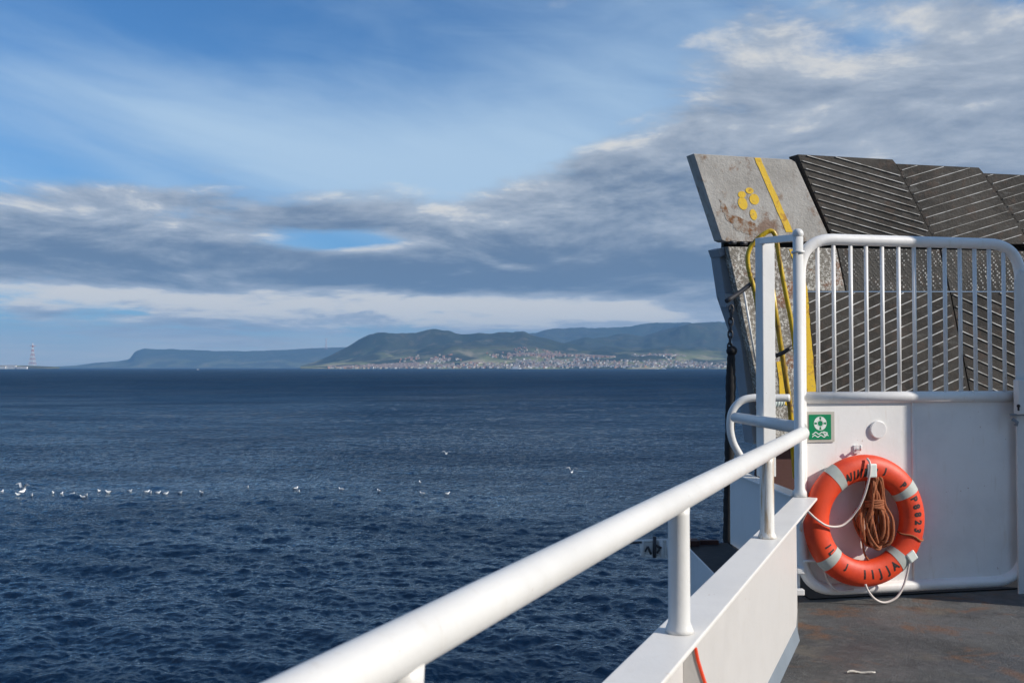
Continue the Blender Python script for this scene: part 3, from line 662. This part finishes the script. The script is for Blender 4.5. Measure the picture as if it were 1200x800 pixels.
# short shaded rail going forward, with its hooped end
t = empty('handrail', (1.8, 7.0, .61), 'shaded pipe rail leading forward behind the end of the long handrail', 'handrail')
a = on_y(938, 501, 6.12); b = on_y(862, 489, 7.85)
g = Geo(); g.tube([a, b], .04, 24); mk('rail', g, white, t)
g = Geo(); lp = [on_y(x_, y_, 7.92) for x_, y_ in [(925, 466), (900, 466), (882, 466), (868, 470), (858, 482), (855.5, 500), (859, 518), (868, 535), (876, 552)]]
g.tube(lp, .030, 16, cat=6); mk('hooped_end', g, white, t)

# square post and round hinge post
t = empty('square_post', (1.80, 7.05, .61), 'tall square white post behind the gate hinge with flat top bar', 'post')
a = on_y(898, 560, 7.22); rot = Matrix.Rotation(R(22), 3, 'Z')
top = on_y(898, 279, 7.22).z
g = Geo(); g.box((a.x, 7.22, (.61+top)/2), (.108, .09, top-.61), rot=rot); mk('shaft', g, white, t, .006)
q0 = Vector((a.x-.03, 7.17, top-.004)); q1 = on_y(936, 274, 6.14)
d_ = (q1-q0); sd = Vector((d_.y, -d_.x, 0)).normalized()*.022
g = Geo(); g.prism([q0-sd, q0+sd, q1+sd, q1-sd], (0, 0, -.045)); mk('top_bar', g, white, t, .004)
t = empty('hinge_post', (1.773, 6.09, .61), 'slim round white post with ball top carrying the gate', 'post')
hp = Vector((1.757, 6.10, 0)); tz = on_y(936, 278, 6.1).z
g = Geo(); g.tube([hp+Vector((0,0,.611)), hp+Vector((0,0,.64)), hp+Vector((0,0,.66)), hp+Vector((0,0,tz))], 1, 24, rs=[.044, .042, .031, .031]); mk('shaft', g, white, t)
kb = on_y(935.5, 271, 6.1); g = Geo(); g.ball((hp.x, hp.y, tz+.02), .034, nu=20, nv=14); mk('ball_top', g, white, t)
g = Geo(); g.tube([hp+Vector((0,0,tz-.10)), hp+Vector((0,0,tz-.085))], .040, 20); mk('collar', g, white, t)

# ------------------------------------------------------------ gate
GO = on_y(940, 690, 6.16); GO.z = 0; gt = Vector((1, .203, 0)).normalized(); gn = Vector((gt.y, -gt.x, 0))   # gn faces the camera
def gp(px, py, off=0.0): return on_p(px, py, GO+gn*off, gn)
t = empty('gate', (GO.x+.75, GO.y+.15, DECK), 'white tubular deck gate with vertical bars above a solid lower panel', 'gate')
TL = gp(937, 279.5); TR = gp(1195, 286.5); BR = gp(1197, 686); BL = gp(937, 692)
zt_, zb_ = TL.z, BL.z
TLp = Vector((TL.x, TL.y, zt_)); TRp = TR.copy(); TRp.z = zt_; BRp = gp(1197, 686); BRp.x, BRp.y = TRp.x, TRp.y; BRp.z = zb_; BLp = Vector((TL.x, TL.y, zb_))
mid = (BLp+TLp)/2
loop = fillet([mid, TLp, TRp, BRp, BLp, mid], .23, 12)
g = Geo(); g.tube(loop[:-1], .035, 24, closed=True); mk('frame', g, white_gate, t)
mz = gp(1065, 465).z
g = Geo(); g.tube([Vector((TLp.x, TLp.y, mz)), Vector((TRp.x, TRp.y, mz))], .036, 20); mk('middle_rail', g, white_gate, t)
for x_ in [958.7, 977.5, 997.5, 1015.7, 1034.5, 1053.7, 1072, 1090, 1108, 1125.7, 1143, 1160, 1177]:
    P0 = gp(x_, 400); g = Geo(); s0 = zt_-.02
    if x_ < 965: s0 = zt_-.03
    if x_ > 1170: s0 = zt_-.055
    g.tube([Vector((P0.x, P0.y, mz)), Vector((P0.x, P0.y, s0))], .0125, 12); mk('bar', g, white_gate, t)
g = Geo(); pw = (TRp-TLp); n_ = 0
def gl(u, z, off=0): return TLp + gt*u + gn*off + Vector((0, 0, z-TLp.z))
W = (TRp-TLp).length
cor = []
for cx_, cz_, a0 in ((.23, zb_+.23, 180), (W-.23, zb_+.23, 270)):
    for k in range(9):
        a_ = R(a0+90*k/8); cor.append(gl(cx_+.225*math.cos(a_), cz_+.225*math.sin(a_), .0))
poly = [gl(0, mz)]+cor+[gl(W, mz)]
g.prism(poly, gn*-.005); mk('panel', g, white_gate, t)
ux = (gp(1071, 600)-TLp).dot(gt)
g = Geo(); g.prism([gl(ux-.012, zb_+.03, .0), gl(ux+.012, zb_+.03, .0), gl(ux+.012, mz-.03, .0), gl(ux-.012, mz-.03, .0)], gn*.008); mk('stiffener', g, white_gate, t, .003)
g = Geo(); g.prism([gl(.04, .43, 0), gl(ux, .43, 0), gl(ux, .436, 0), gl(.04, .436, 0)], gn*.004); mk('weld_seam', g, white_gate, t)
g = Geo(); c = gp(1028, 503, .0); ring_pts = [c+gt*(.055*math.cos(a_))+Vector((0,0,.055*math.sin(a_))) for a_ in np.linspace(0, 2*math.pi, 28, endpoint=False)]
g.prism(ring_pts, gn*.018); mk('cover_disc', g, white_gate, t, .004)
# small hooks and lugs
g = Geo(); c = gp(1003, 526, .0); g.tube([c+gn*.0, c+gn*.05, c+gn*.06+Vector((0,0,.03))], .008, 8); g.box(c+gn*.008+Vector((0,0,0)), (.035, .012, .05)); mk('hook', g, white_gate, t)
for x_, y_ in ((937, 693), (937, 668)):
    g = Geo(); c = gp(x_, y_, .03); g.box(c, (.05, .05, .035)); mk('hinge', g, white_gate, t, .005)
g = Geo(); c = gp(942, 657, .05); g.tube([c, c+gt*.05, c+gt*.09+gn*.02], .008, 8); mk('hook', g, white_gate, t)
# latch and jamb at the right
t2 = empty('gate_jamb', gp(1215, 560), 'flat grey jamb plate with lock box at the right edge beside the gate', 'jamb')
g = Geo(); A = gp(1190.5, 400, .045); Bq = A+gt*.30
g.prism([Vector((A.x, A.y, DECK)), Vector((Bq.x, Bq.y, DECK)), Vector((Bq.x, Bq.y, 2.02)), Vector((A.x+.02, A.y, 2.02)), Vector((A.x, A.y, 1.94))], gn*-.012); mk('plate', g, white_grey, t2)
g = Geo(); g.box(gp(1201, 465, .07), (.13, .05, .22), rot=Matrix.Rotation(math.atan(.203), 3, 'Z')); mk('lock_box', g, white_grey, t2, .004)
g = Geo(); c = gp(1193.5, 475.5, .10); g.ball(c, .011); g.box(c-Vector((0,0,.015)), (.008, .012, .03)); mk('keyhole', g, black_ink, t2)
g = Geo(); c = gp(1184, 486, .07); g.tube([c, c+gt*.1], .007, 8); c = gp(1187, 491, .08); g.tube([c, c+gt*.03-Vector((0,0,.02)), c+gt*.02-Vector((0,0,.04))], .012, 8); mk('latch_handle', g, steel_grey, t2)

# sign
t = empty('lifebuoy_sign', gp(960, 499, .01), 'small square green sign with white lifebuoy symbol on the gate', 'sign')
c = gp(960.5, 500, .004); up = Vector((0,0,1)); sw, sh = .094, .094
def quad(c, hw, hh, off=0): return [c+gn*off-gt*hw-up*hh, c+gn*off+gt*hw-up*hh, c+gn*off+gt*hw+up*hh, c+gn*off-gt*hw+up*hh]
g = Geo(); g.prism(quad(c, .098, .094), gn*.004); mk('backing_plate', g, acryl, t)
g = Geo(); g.prism(quad(c, .074, .077, .0042), gn*.003); mk('board', g, green_m, t)
def flat_ring(g, c, r0, r1, a0=0, a1=2*math.pi, n=28, th=.0012):
    vs = []; fs = []
    for i in range(n+1):
        a_ = a0+(a1-a0)*i/n
        for r_ in (r0, r1): vs.append(c+gt*r_*math.cos(a_)+up*r_*math.sin(a_))
    for i in range(n): fs.append((2*i, 2*i+1, 2*i+3, 2*i+2))
    g.add(vs, fs, 0, False)
sc_ = c+gn*.0085+up*.022
g = Geo()
flat_ring(g, sc_, .017, .021)
for k in range(4): flat_ring(g, sc_, .022, .040, R(45+90*k-34), R(45+90*k+34), 8)
flat_ring(g, sc_, .040, .043)
def ribbon(g, pts, w_):
    vs = []; n = len(pts)
    for i, (x_, z_) in enumerate(pts):
        vs += [c+gn*.0085+gt*x_+up*(z_-w_/2), c+gn*.0085+gt*x_+up*(z_+w_/2)]
    g.add(vs, [(2*i, 2*i+2, 2*i+3, 2*i+1) for i in range(n-1)], 0, False)
ribbon(g, [(x_, -.038+.006*math.sin(x_*150)) for x_ in np.linspace(-.055, .03, 30)], .007)
ribbon(g, [(x_, -.056+.006*math.sin(x_*150+1)) for x_ in np.linspace(-.055, .055, 36)], .007)
ribbon(g, [(.02+.03*math.sin(q*3.0), -.030-.02*q) for q in np.linspace(0, 1, 12)], .008)
mk('symbol', g, signwhite, t)

# ------------------------------------------------------------ lifebuoy
LC = gp(1013, 609.5, .075); RC, RA, RD = .324, .081, .058     # centre radius, radial half width, depth half
def tor(th, ph, s=1.0): # th around ring, ph around tube (0 = outward, 90deg = towards camera)
    rr = RC+RA*s*math.cos(ph); return LC+(gt*math.cos(th)+up*math.sin(th))*rr+gn*(RD*s*math.sin(ph))
t = empty('lifebuoy', LC-up*.41, 'orange lifebuoy with grey bands and black lettering hung on the gate', 'lifebuoy')
def torus(g, s, a0, a1, n, m=24, closed=True):
    vs = [tor(a0+(a1-a0)*i/n, 2*math.pi*k/m, s) for i in range(n if closed else n+1) for k in range(m)]
    N_i = n if closed else n+1; fs = []
    for i in range(n):
        j = (i+1) % N_i
        for k in range(m): fs.append((i*m+k, j*m+k, j*m+(k+1) % m, i*m+(k+1) % m))
    g.add(vs, fs, 0, True)
g = Geo(); torus(g, 1, 0, 2*math.pi, 96); mk('ring', g, ring_m, t)
for a_ in (126, 33, -47, 222):
    g = Geo(); torus(g, 1.025, R(a_-5.2), R(a_+5.2), 8, closed=False); mk('reflective_band', g, band_m, t)
# lettering wrapped on the torus surface
def glyphs():
    G_ = Geo()
    def word(s_, th0, step, size, pc, flip, sl=0):
        for i, ch in enumerate(s_):
            if ch == ' ': continue
            cu = bpy.data.curves.new('t', 'FONT'); cu.body = ch; cu.size = size; cu.align_x = 'CENTER'; cu.align_y = 'CENTER'; cu.resolution_u = 3; cu.offset = .0030
            ob = bpy.data.objects.new('t', cu); COL.objects.link(ob); bpy.context.view_layer.update()
            me = bpy.data.meshes.new_from_object(ob.evaluated_get(bpy.context.evaluated_depsgraph_get()))
            bm = bmesh.new(); bm.from_mesh(me); bmesh.ops.triangulate(bm, faces=bm.faces); bmesh.ops.subdivide_edges(bm, edges=[e for e in bm.edges if e.calc_length() > .012], cuts=2); bmesh.ops.triangulate(bm, faces=bm.faces)
            bm.verts.index_update(); tc = R(th0+step*i); vs = []
            for v in bm.verts:
                x_, y_ = v.co.x+sl*v.co.y, v.co.y
                if flip: x_, y_ = -x_, -y_
                phi = R(90)+(-(y_)/(RA*.82))+R(pc); th_ = tc-x_/RC
                vs.append(tor(th_, phi, 1.012))
            fs = [tuple(v.index for v in f.verts) for f in bm.faces]; G_.add(vs, fs, 0, False); bm.free()
            bpy.data.objects.remove(ob); bpy.data.curves.remove(cu); bpy.data.meshes.remove(me)
    word('AIIIIIMII', 118, -4.6, .060, 20, False, .25)
    word('P', 43, -8, .046, 5, False)
    word('I', 33, -8, .046, 5, False)
    word('P8823', 23, -8.5, .052, -5, False)
    word('AJJII', -58, -9.5, .060, 0, True, -.1)
    word('L1', 215, -8, .05, 10, True)
    word('J', 240, -8, .04, 10, True)
    word('J', 70, -8, .04, 0, False)
    return G_
mk('lettering', glyphs(), black_ink, t)
def rp(px, py, off): return gp(px, py, .075+off)
g = Geo(); g.tube([rp(1016, 537, .055), rp(1019, 541, .075), rp(1020, 548, .085), rp(1018, 562, .09), rp(1013, 580, .08), rp(1007, 594, .07)], .0068, 10, cat=6)
g.tube([rp(1007, 594, .07), rp(1003, 599, .06), rp(996, 608, .05), rp(985, 616, .055), rp(970, 616, .07), rp(958, 609, .07), rp(950, 602, .065), rp(946, 598, .05)], .0068, 10, cat=6)
mk('grab_line', g, ropew, t); g = Geo()
g.tube([rp(1014, 684, .05), rp(1018, 693, .06), rp(1026, 702, .06), rp(1037, 705.5, .06), rp(1050, 700, .06), rp(1058, 688, .055), rp(1063, 672, .05), rp(1066, 656, .05)], .0068, 10, cat=6)
mk('grab_line', g, ropew, t); g = Geo()
g.tube([rp(966, 668, -.02), rp(972, 683, -.02), rp(983, 692, -.02), rp(1000, 690, -.02)], .007, 8, cat=6)
mk('grab_line', g, ropew, t); g = Geo(); g.tube([rp(946, 598, .05), rp(938, 615, .0), rp(939, 622, -.03)], .006, 8, cat=5)
mk('grab_line', g, ropew, t)
g = Geo()
g.box(rp(1021, 551, .048), (.062, .035, .085), rot=Matrix.Rotation(.2, 3, 'Z')); mk('rope_clip', g, signwhite, t, .008)
g = Geo(); g.box(rp(1067, 651, .045), (.062, .045, .062), rot=Matrix.Rotation(.2, 3, 'Z') @ Matrix.Rotation(-.6, 3, 'Y')); mk('rope_clip', g, signwhite, t, .008)
g = Geo(); g.tube([rp(1008, 592, .06), rp(1007, 606, .03), rp(1010, 630, .02), rp(1013, 648, .02), rp(1018, 656, .01)], .006, 8, cat=6)
mk('cord_tail', g, ropeb, t)
g = Geo(); wr = []
for k in range(17):
    ph = R(-60+ k*15); wr.append(tor(R(-19-1.2*math.sin(k)), ph, 1.06))
g.tube(wr, .006, 8); mk('cord_wrap', g, ropeb, t)
g = Geo(); c = rp(1018, 552, -.03); g.box(c, (.04, .09, .05)); mk('bracket', g, signwhite, t, .008)

# rope hank hung in the lifebuoy
g = Geo(); rr = random.Random(5)
ctr = rp(1024, 603, .015); topz = rp(1022, 560, 0).z; botz = rp(1024, 641, 0).z; H_ = topz-botz
for k in range(17):
    w_ = rr.uniform(.035, .112); hb = botz+rr.uniform(0, .05); dp = rr.uniform(-.04, .05); tw = rr.uniform(-.6, .6); sx = rr.uniform(-.026, .026)
    pts = []
    for q in range(18):
        a_ = 2*math.pi*q/18; z_ = hb+(topz-hb)*(.5+.5*math.cos(a_)); f = (topz-z_)/H_
        wx = w_*(.35+.9*f)*math.sin(a_)*(1.0 if f > .38 else .8)
        pinch = math.exp(-((f-.36)/.10)**2); wx *= 1-.35*pinch
        pts.append(Vector((ctr.x, ctr.y, 0))+gt*(wx*math.cos(tw)+sx)+gn*(dp*(.4+.6*f)+wx*math.sin(tw)*.6+.018*math.sin(3*a_+k))+gt*(.012*math.sin(2*a_+1.7*k)*f)+up*(z_+.01*math.sin(4*a_+k)*(f < .9)))
    g.tube(pts, .0085, 8, closed=True, cat=3)
for k in range(6):
    z_ = topz-H_*(.33+.017*k); pts = [Vector((ctr.x, ctr.y, 0))+gt*(.056*math.cos(a_))+gn*(.05*math.sin(a_))+up*(z_+.01*math.sin(a_+k)) for a_ in np.linspace(0, 2*math.pi, 20, endpoint=False)]
    g.tube(pts, .0075, 8, closed=True)
mk('rope_hank', g, ropeb, None, label='coiled brown orange rope hank hanging inside the orange lifebuoy', cat='rope')

# ------------------------------------------------------------ raised bow ramp
RPa = on_y(813, 180, 8.74); RPb = on_y(845, 283, 8.85); RPc = on_y(1200, 290, 9.65)
rn = (RPb-RPa).cross(RPc-RPa).normalized(); rn = rn if rn.y < 0 else -rn        # towards camera
LPa = on_y(848, 288, 8.86); LPb = on_y(885, 460, 9.02); LPc = on_y(1200, 292, 9.66)
ln_ = (LPb-LPa).cross(LPc-LPa).normalized(); ln_ = ln_ if ln_.y < 0 else -ln_
def U_(px, py, off=0): return on_p(px, py, RPa+rn*off, rn)
def D_(px, py, off=0): return on_p(px, py, LPa+ln_*off, ln_)
t = empty('bow_ramp', (3.2, 9.2, DECK), 'raised steel bow ramp of hinged plates behind the gate with yellow stripe', 'ramp')
def clip_line(poly, x0, s):    # line y = x0 + s*x clipped by convex px polygon
    hits = []
    for i in range(len(poly)):
        (xa, ya), (xb, yb) = poly[i], poly[(i+1) % len(poly)]
        fa = ya-(x0+s*xa); fb = yb-(x0+s*xb)
        if fa*fb < 0: q = fa/(fa-fb); hits.append((xa+q*(xb-xa), ya+q*(yb-ya)))
    return hits if len(hits) == 2 else None
def plate(name, poly, F, n, mats, th=.10, lines=None, label=None, inset=.0, r=.0027):
    g = Geo(); g.prism([F(*p) for p in poly], n*-th, 0, 0)
    if lines:
        s_, c0, c1, st = lines; c_ = c0
        while c_ < c1:
            h = clip_line(poly, c_, s_); c_ += st
            if not h: continue
            (xa, ya), (xb, yb) = h
            if abs(xa-xb) < 6: continue
            ia = 2.5/abs(xb-xa)
            A_ = F(xa+(xb-xa)*ia, ya+(yb-ya)*ia, .006); B_ = F(xb-(xb-xa)*ia, yb-(yb-ya)*ia, .006)
            dv = (B_-A_).normalized(); pv = n.cross(dv)*r
            g.prism([A_-pv-n*.012, A_+pv-n*.012, B_+pv-n*.012, B_-pv-n*.012], n*.0155, 1, 1)
    o = mk(name, g, mats, t, .003 if not lines else 0)
    if label: o['label'] = label
    return o
pa = plate('upper_flap', [(813, 180), (927, 187), (932, 190), (974, 283), (851, 283), (846, 281)], U_, rn, rampA, .16, label='bare grey flap with yellow marks')
for pts in ([(866, 227), 6.0, 9.5, .35], [(873, 233), 4.5, 7.0, -.3], [(876, 224), 3.5, 5.0, .2]): pass
def decal(name, polys, F, n, mat, parent, off=.003):
    g = Geo()
    for poly in polys: g.prism([F(*p, off) for p in poly], n*-.002)
    return mk(name, g, mat, parent)
def oval(cx, cy, rx, ry, rot=0, n=18, jit=.08):
    rr = random.Random(int(cx*7+cy)); return [(cx+rx*math.cos(a)*math.cos(rot)-ry*math.sin(a)*math.sin(rot)*(1), cy+rx*math.cos(a)*math.sin(rot)+ry*math.sin(a)*math.cos(rot)) for a in [2*math.pi*i/n+rr.uniform(-jit, jit) for i in range(n)]]
rust_film, N_ = M('rust_film'); N_.pr(N_.mix(N_.ss(N_.noise(N_.obj(), 14, 8, .75), .42, .6), (.40, .36, .31), (.22, .10, .04)), .75, 0, N_.bump(N_.noise(N_.obj(), 30, 5, .7), .5, .01), spec=.2)
def blob(pts, seed, n=5, amp=1.3):
    rr = random.Random(seed); out = []
    for i in range(len(pts)):
        (xa, ya), (xb, yb_) = pts[i], pts[(i+1) % len(pts)]
        for k in range(n): q = k/n; out.append((xa+(xb-xa)*q+rr.uniform(-amp, amp), ya+(yb_-ya)*q+rr.uniform(-amp, amp)))
    return out
decal('rust_stain', [blob([(843, 233), (849, 240), (856, 252), (872, 256), (884, 262), (890, 275), (872, 274), (862, 268), (852, 258), (846, 246)], 3)], U_, rn, rust_film, pa, .002)
decal('yellow_prints', [oval(869.5, 228, 4.6, 4.0, .2), oval(870.5, 238.5, 5.3, 7.6, -.35), oval(878.5, 223.5, 4.8, 3.6, .3), oval(884, 233.5, 5.5, 6.6, -.45), oval(883, 251.5, 4.0, 6.6, -.3)], U_, rn, ymark, pa)
def jag(xl0, yl0, xl1, yl1, w0, w1, n=14, seed=1, amp=.35):
    rr = random.Random(seed); L_ = []; Rr = []
    for i in range(n+1):
        q = i/n; x_ = xl0+(xl1-xl0)*q; y_ = yl0+(yl1-yl0)*q; w_ = w0+(w1-w0)*q
        L_.append((x_+rr.uniform(-amp, amp), y_)); Rr.append((x_+w_+rr.uniform(-amp, amp), y_))
    return L_+Rr[::-1]
decal('yellow_stripe', [jag(884, 185, 921.5, 272, 7, 8, seed=2), ], U_, rn, ymark, pa)
plate('upper_flap', [(935, 181), (1046, 187), (1050, 192), (1096, 284), (978, 284)], U_, rn, [ramp_dark, bar_m], .16, (.29, -100, 20, 7.9), 'dark flap with ridges sloping down to the right')
plate('upper_flap', [(1050.5, 192), (1147, 196.5), (1151, 201), (1190, 255), (1205, 286), (1097, 285)], U_, rn, [ramp_dark, bar_m], .16, (-.30, 495, 660, 10.7), 'dark flap with ridges sloping up to the right')
plate('upper_flap', [(1152, 203), (1262, 208), (1330, 293), (1210, 288)], U_, rn, [ramp_dark, bar_m], .16, (-.30, 500, 700, 10.7), 'dark flap cut by the right edge')
# lower ramp plates
pl = plate('speckled_plate', [(853, 289), (980, 291), (990.5, 341), (942, 341), (955, 460), (958, 520), (897, 520), (886, 440)], D_, ln_, rampAl, .12, label='rusty speckled plate')
plate('tread_plate', [(981.5, 291), (1101, 292.5), (1112, 341), (992, 341)], D_, ln_, [ramp_tread], .12)
plate('tread_plate', [(1102.5, 292.5), (1330, 297), (1330, 341), (1113.5, 341)], D_, ln_, [ramp_tread], .12)
plate('ridged_plate', [(944, 342), (1113, 342), (1136, 460), (1140, 520), (959, 520), (956, 460)], D_, ln_, [ramp_dark, bar_m], .12, (-.455, 760, 1060, 13.0), 'lower plate with ridges rising to the right', r=.0042)
plate('ridged_plate', [(1114.5, 342), (1330, 342), (1330, 520), (1141.5, 520), (1137.5, 460)], D_, ln_, [ramp_dark, bar_m], .12, (.44, -250, 30, 12.9), 'lower plate with ridges falling to the right', r=.0042)
decal('yellow_stripe', [jag(925, 292, 941, 341, 9, 6, seed=4), jag(939.5, 341, 946, 460, 6.5, 10.5, seed=5, amp=.5)], D_, ln_, ymark, pl)
decal('yellow_patch', [[(910, 424), (918, 422), (923, 430), (922, 458), (927, 478), (914, 470), (913, 445)]], D_, ln_, ymark, pl, .004)
# dark seam beam behind the gap, side girders and cross bar
g = Geo(); g.prism([U_(848, 278, -.17), U_(1330, 290, -.17), U_(1330, 300, -.17), U_(848, 296, -.17)], rn*-.05); mk('hinge_seam', g, black_rubber, t)
g = Geo()
for a_ in ((855, 283), (868, 284), (900, 285)): 
    q = U_(a_[0], a_[1]+1, -.01); g.tube([q, q+(RPc-RPb).normalized()*.06], .018, 8)
mk('hinge_knuckle', g, dark_steel, t)
g = Geo(); F0 = lambda x_, y_, o_=0: D_(x_, y_, -.10+o_)
g.prism([F0(842, 293), F0(857, 289), F0(872, 345), F0(890, 460), F0(893, 520), F0(883, 520), F0(868, 400), F0(850, 348)], ln_*-.18); mk('side_girder', g, steel_grey, t, .006)
g = Geo(); g.tube([D_(872, 342, .03), D_(886, 425, .03)], .010, 6); mk('painted_lit_edge', g, white, t)  # white tube painted in as the sunlit edge of the girder
g = Geo(); g.prism([F0(841, 292, .04), F0(849, 290, .04), F0(850, 299, .04), F0(844, 301, .04)], ln_*-.20); mk('lug', g, steel_grey, t, .004); g = Geo(); g.prism([F0(849, 344, .04), F0(859, 344, .04), F0(861, 358, .04), F0(851, 360, .04)], ln_*-.12); mk('lug', g, steel_grey, t, .004)
g = Geo(); g.prism([D_(895, 478, -.14), D_(1330, 470, -.14), D_(1330, 720, -.14), D_(880, 720, -.14)], ln_*-.1); mk('hinge_beam', g, brown_hull, t)
g = Geo()
for k in range(4): 
    c = D_(908+k*3.2, 472-k*.5, .12); pts = [c+Vector((.006*math.cos(a_), .03*math.sin(a_), .036*math.cos(a_))) for a_ in np.linspace(0, 6.28, 14, endpoint=False)]; g.tube(pts, .010, 8, closed=True)
mk('white_lashing', g, signwhite, t)

# yellow hooped ladder rail in front of ramp
t = empty('yellow_handrail', on_y(905, 560, 8.3), 'yellow hooped pipe rail in front of the raised ramp', 'handrail')
Y0 = 8.35
g = Geo(); g.tube([on_y(x_, y_, Y0) for x_, y_ in [(898, 470), (893, 410), (886, 350), (879, 322), (876, 304), (879, 291), (889, 279), (901, 271), (907, 273), (910, 282), (914, 308), (921, 345), (928, 382), (934, 430), (938, 480), (940, 560)]], .020, 14, cat=5); mk('hoop', g, yellow, t)
g = Geo(); g.tube([on_y(899, 300, Y0+.12), on_y(910, 372, Y0+.12), on_y(926, 478, Y0+.12), on_y(932, 560, Y0+.12)], .023, 12); mk('leg', g, yellow, t)
g = Geo(); g.tube([on_y(851, 353, Y0-.05), on_y(869, 341, Y0), on_y(888, 326, Y0+.02)], .020, 10, cat=3); mk('cross_bar', g, dark_steel, t); g = Geo(); g.tube([on_y(909, 417, Y0+.05), on_y(918, 413, Y0+.05), on_y(930, 405, Y0+.05)], .018, 10); mk('cross_bar', g, dark_steel, t)

# black fender hose on a chain
t = empty('rope_fender', on_y(856, 640, 8.5), 'long black tyre fender hanging from a chain left of the ramp', 'fender')
g = Geo()
for k in range(7):
    c = on_y(857-.3*k, 362+7.4*k, 8.45); rt = Matrix.Rotation(k*1.57, 3, 'Z'); pts = [c+rt @ Vector((.018*math.cos(a_), 0, .036*math.sin(a_))) for a_ in np.linspace(0, 6.28, 12, endpoint=False)]
    g.tube(pts, .008, 6, closed=True)
g.box(on_y(857, 366, 8.45), (.03, .03, .05)); mk('chain', g, dark_steel, t)
g = Geo(); pts = []; rs = []
for q in np.linspace(0, 1, 60):
    x_ = 857-.9*q+ (1.2*math.sin(q*7)*q*.4) - (3.5*q if q > .0 else 0); y_ = 407+ q*263; pts.append(on_y(x_, y_, 8.45)); rs.append((.026+.016*min(1, q*9))*(1+.07*math.sin(q*150)+.05*math.sin(q*47)))
g.tube(pts, 1, 14, rs=rs); g.ball(on_y(857.5, 411, 8.45), .05, sx=.95, sz=.9); mk('hose', g, black_rubber, t)

# white outboard bracket with chains
t = empty('outboard_bracket', on_y(765, 645, 7.6), 'small white open frame with black chains jutting over the water', 'bracket')
Yb = 7.62
def yb(x_, y_, o_=0): return on_y(x_, y_, Yb+o_)
g = Geo()
for a_, b_, r_ in (((736, 634), (800, 632), .012), ((750, 650), (795, 653), .012), ((752, 633), (754, 652), .020), ((774, 632), (776, 653), .022), ((783, 632), (784, 653), .02)): g.tube([yb(*a_), yb(*b_)], r_, 8)
for o_ in (.22,): 
    for a_, b_, r_ in (((740, 634), (800, 633), .012), ((752, 650), (795, 652), .012), ((754, 633), (754, 651), .014)): g.tube([yb(*a_, o_), yb(*b_, o_)], r_, 8)
g.prism([yb(776, 633), yb(796, 633), yb(796, 668), yb(786, 655), yb(776, 653)], (0, .01, 0)); g.prism([yb(753, 634), yb(775, 634), yb(775, 652), yb(757, 652)], (0, .01, 0)); mk('frame', g, white, t)
g = Geo()
for a_, b_, r_ in (((767, 628), (767, 653), .014), ((756, 646), (759, 640), .007), ((759, 640), (763, 649), .009), ((769, 639), (775, 642), .010), ((770, 648), (773, 643), .008), ((736, 636), (752, 635), .008)): g.tube([yb(*a_, -.03), yb(*b_, -.03)], r_, 6)
mk('chain', g, dark_steel, t)

# ------------------------------------------------------------ bits on deck, deckhouse and block outside the frame, added for shade
def scrap(px, py, L_, label, mat, sd):
    g = Geo(); rr = random.Random(sd); c = on_z(px, py, DECK+.004); pts = [c+Vector((L_*(q-.5), .01*math.sin(q*5), .004*math.sin(q*9)+.004)) for q in np.linspace(0, 1, 9)]
    vs = []; 
    for i, p in enumerate(pts): w_ = .008*(.5+rr.random())*math.sin(.3+2.6*i/8); vs += [p+Vector((0, -w_, 0)), p+Vector((0, w_, .003)), p+Vector((0, w_, -.003)), p+Vector((0, -w_, -.003))]
    fs = []
    for i in range(8):
        for k in range(4): fs.append((4*i+k, 4*i+4+k, 4*i+4+(k+1) % 4, 4*i+(k+1) % 4))
    fs += [(3,2,1,0), (32,33,34,35)]
    g.add(vs, fs, 0, False); mk('peeled_scrap', g, mat, None, label=label, cat='scrap')
scrap(1009, 788, .13, 'long pale peeled scrap lying on the rusty grey deck', acryl, 1)
g = Geo(); g.box((4.68, 5.775, 2.4), (.36, .39, 4.9)); g.box((4.68, 5.775, 4.9), (.5, .5, .08)); mk('gate_shade_block', g, white_grey, None, .01, label='tall unseen added shade trunk standing on deck right of the gate', cat='blocker')  # unseen block, added to throw shade on the gate's right part

t = empty('sky_blocker', (3.5, -3.6, DECK), 'unseen added deckhouse wall behind the open deck', 'sky_blocker')  # unseen wall added behind the camera to cut the sky fill
g = Geo(); g.box((3.2, -3.6, 3.6), (11, 1.6, 7.3)); mk('wall', g, steel_grey, t)
g = Geo(); g.box((3.2, -2.9, 7.3), (11.2, 3.4, .12)); mk('roof', g, white_grey, t)
for x_ in (0, 2.2, 4.4, 6.6): g = Geo(); g.box((x_, -2.79, 2.3), (1.1, .04, .8)); mk('window', g, dark_steel, t)

# ------------------------------------------------------------ haze
g = Geo(); g.box((0, 0, 375), (42000, 42000, 780)); hz, N_ = M('haze_air')
N_.nt.nodes.clear(); v_ = N_.n('ShaderNodeVolumePrincipled'); v_.inputs['Color'].default_value = (.30, .60, 1.0, 1); v_.inputs['Density'].default_value = 4.4e-5; v_.inputs['Anisotropy'].default_value = 0.0
o_ = N_.n('ShaderNodeOutputMaterial'); N_.nt.links.new(v_.outputs[0], o_.inputs[1])
ho = mk('haze', g, hz); ho['kind'] = 'stuff'; ho['label'] = 'pale blue sea haze over the far coast'; ho['category'] = 'haze'
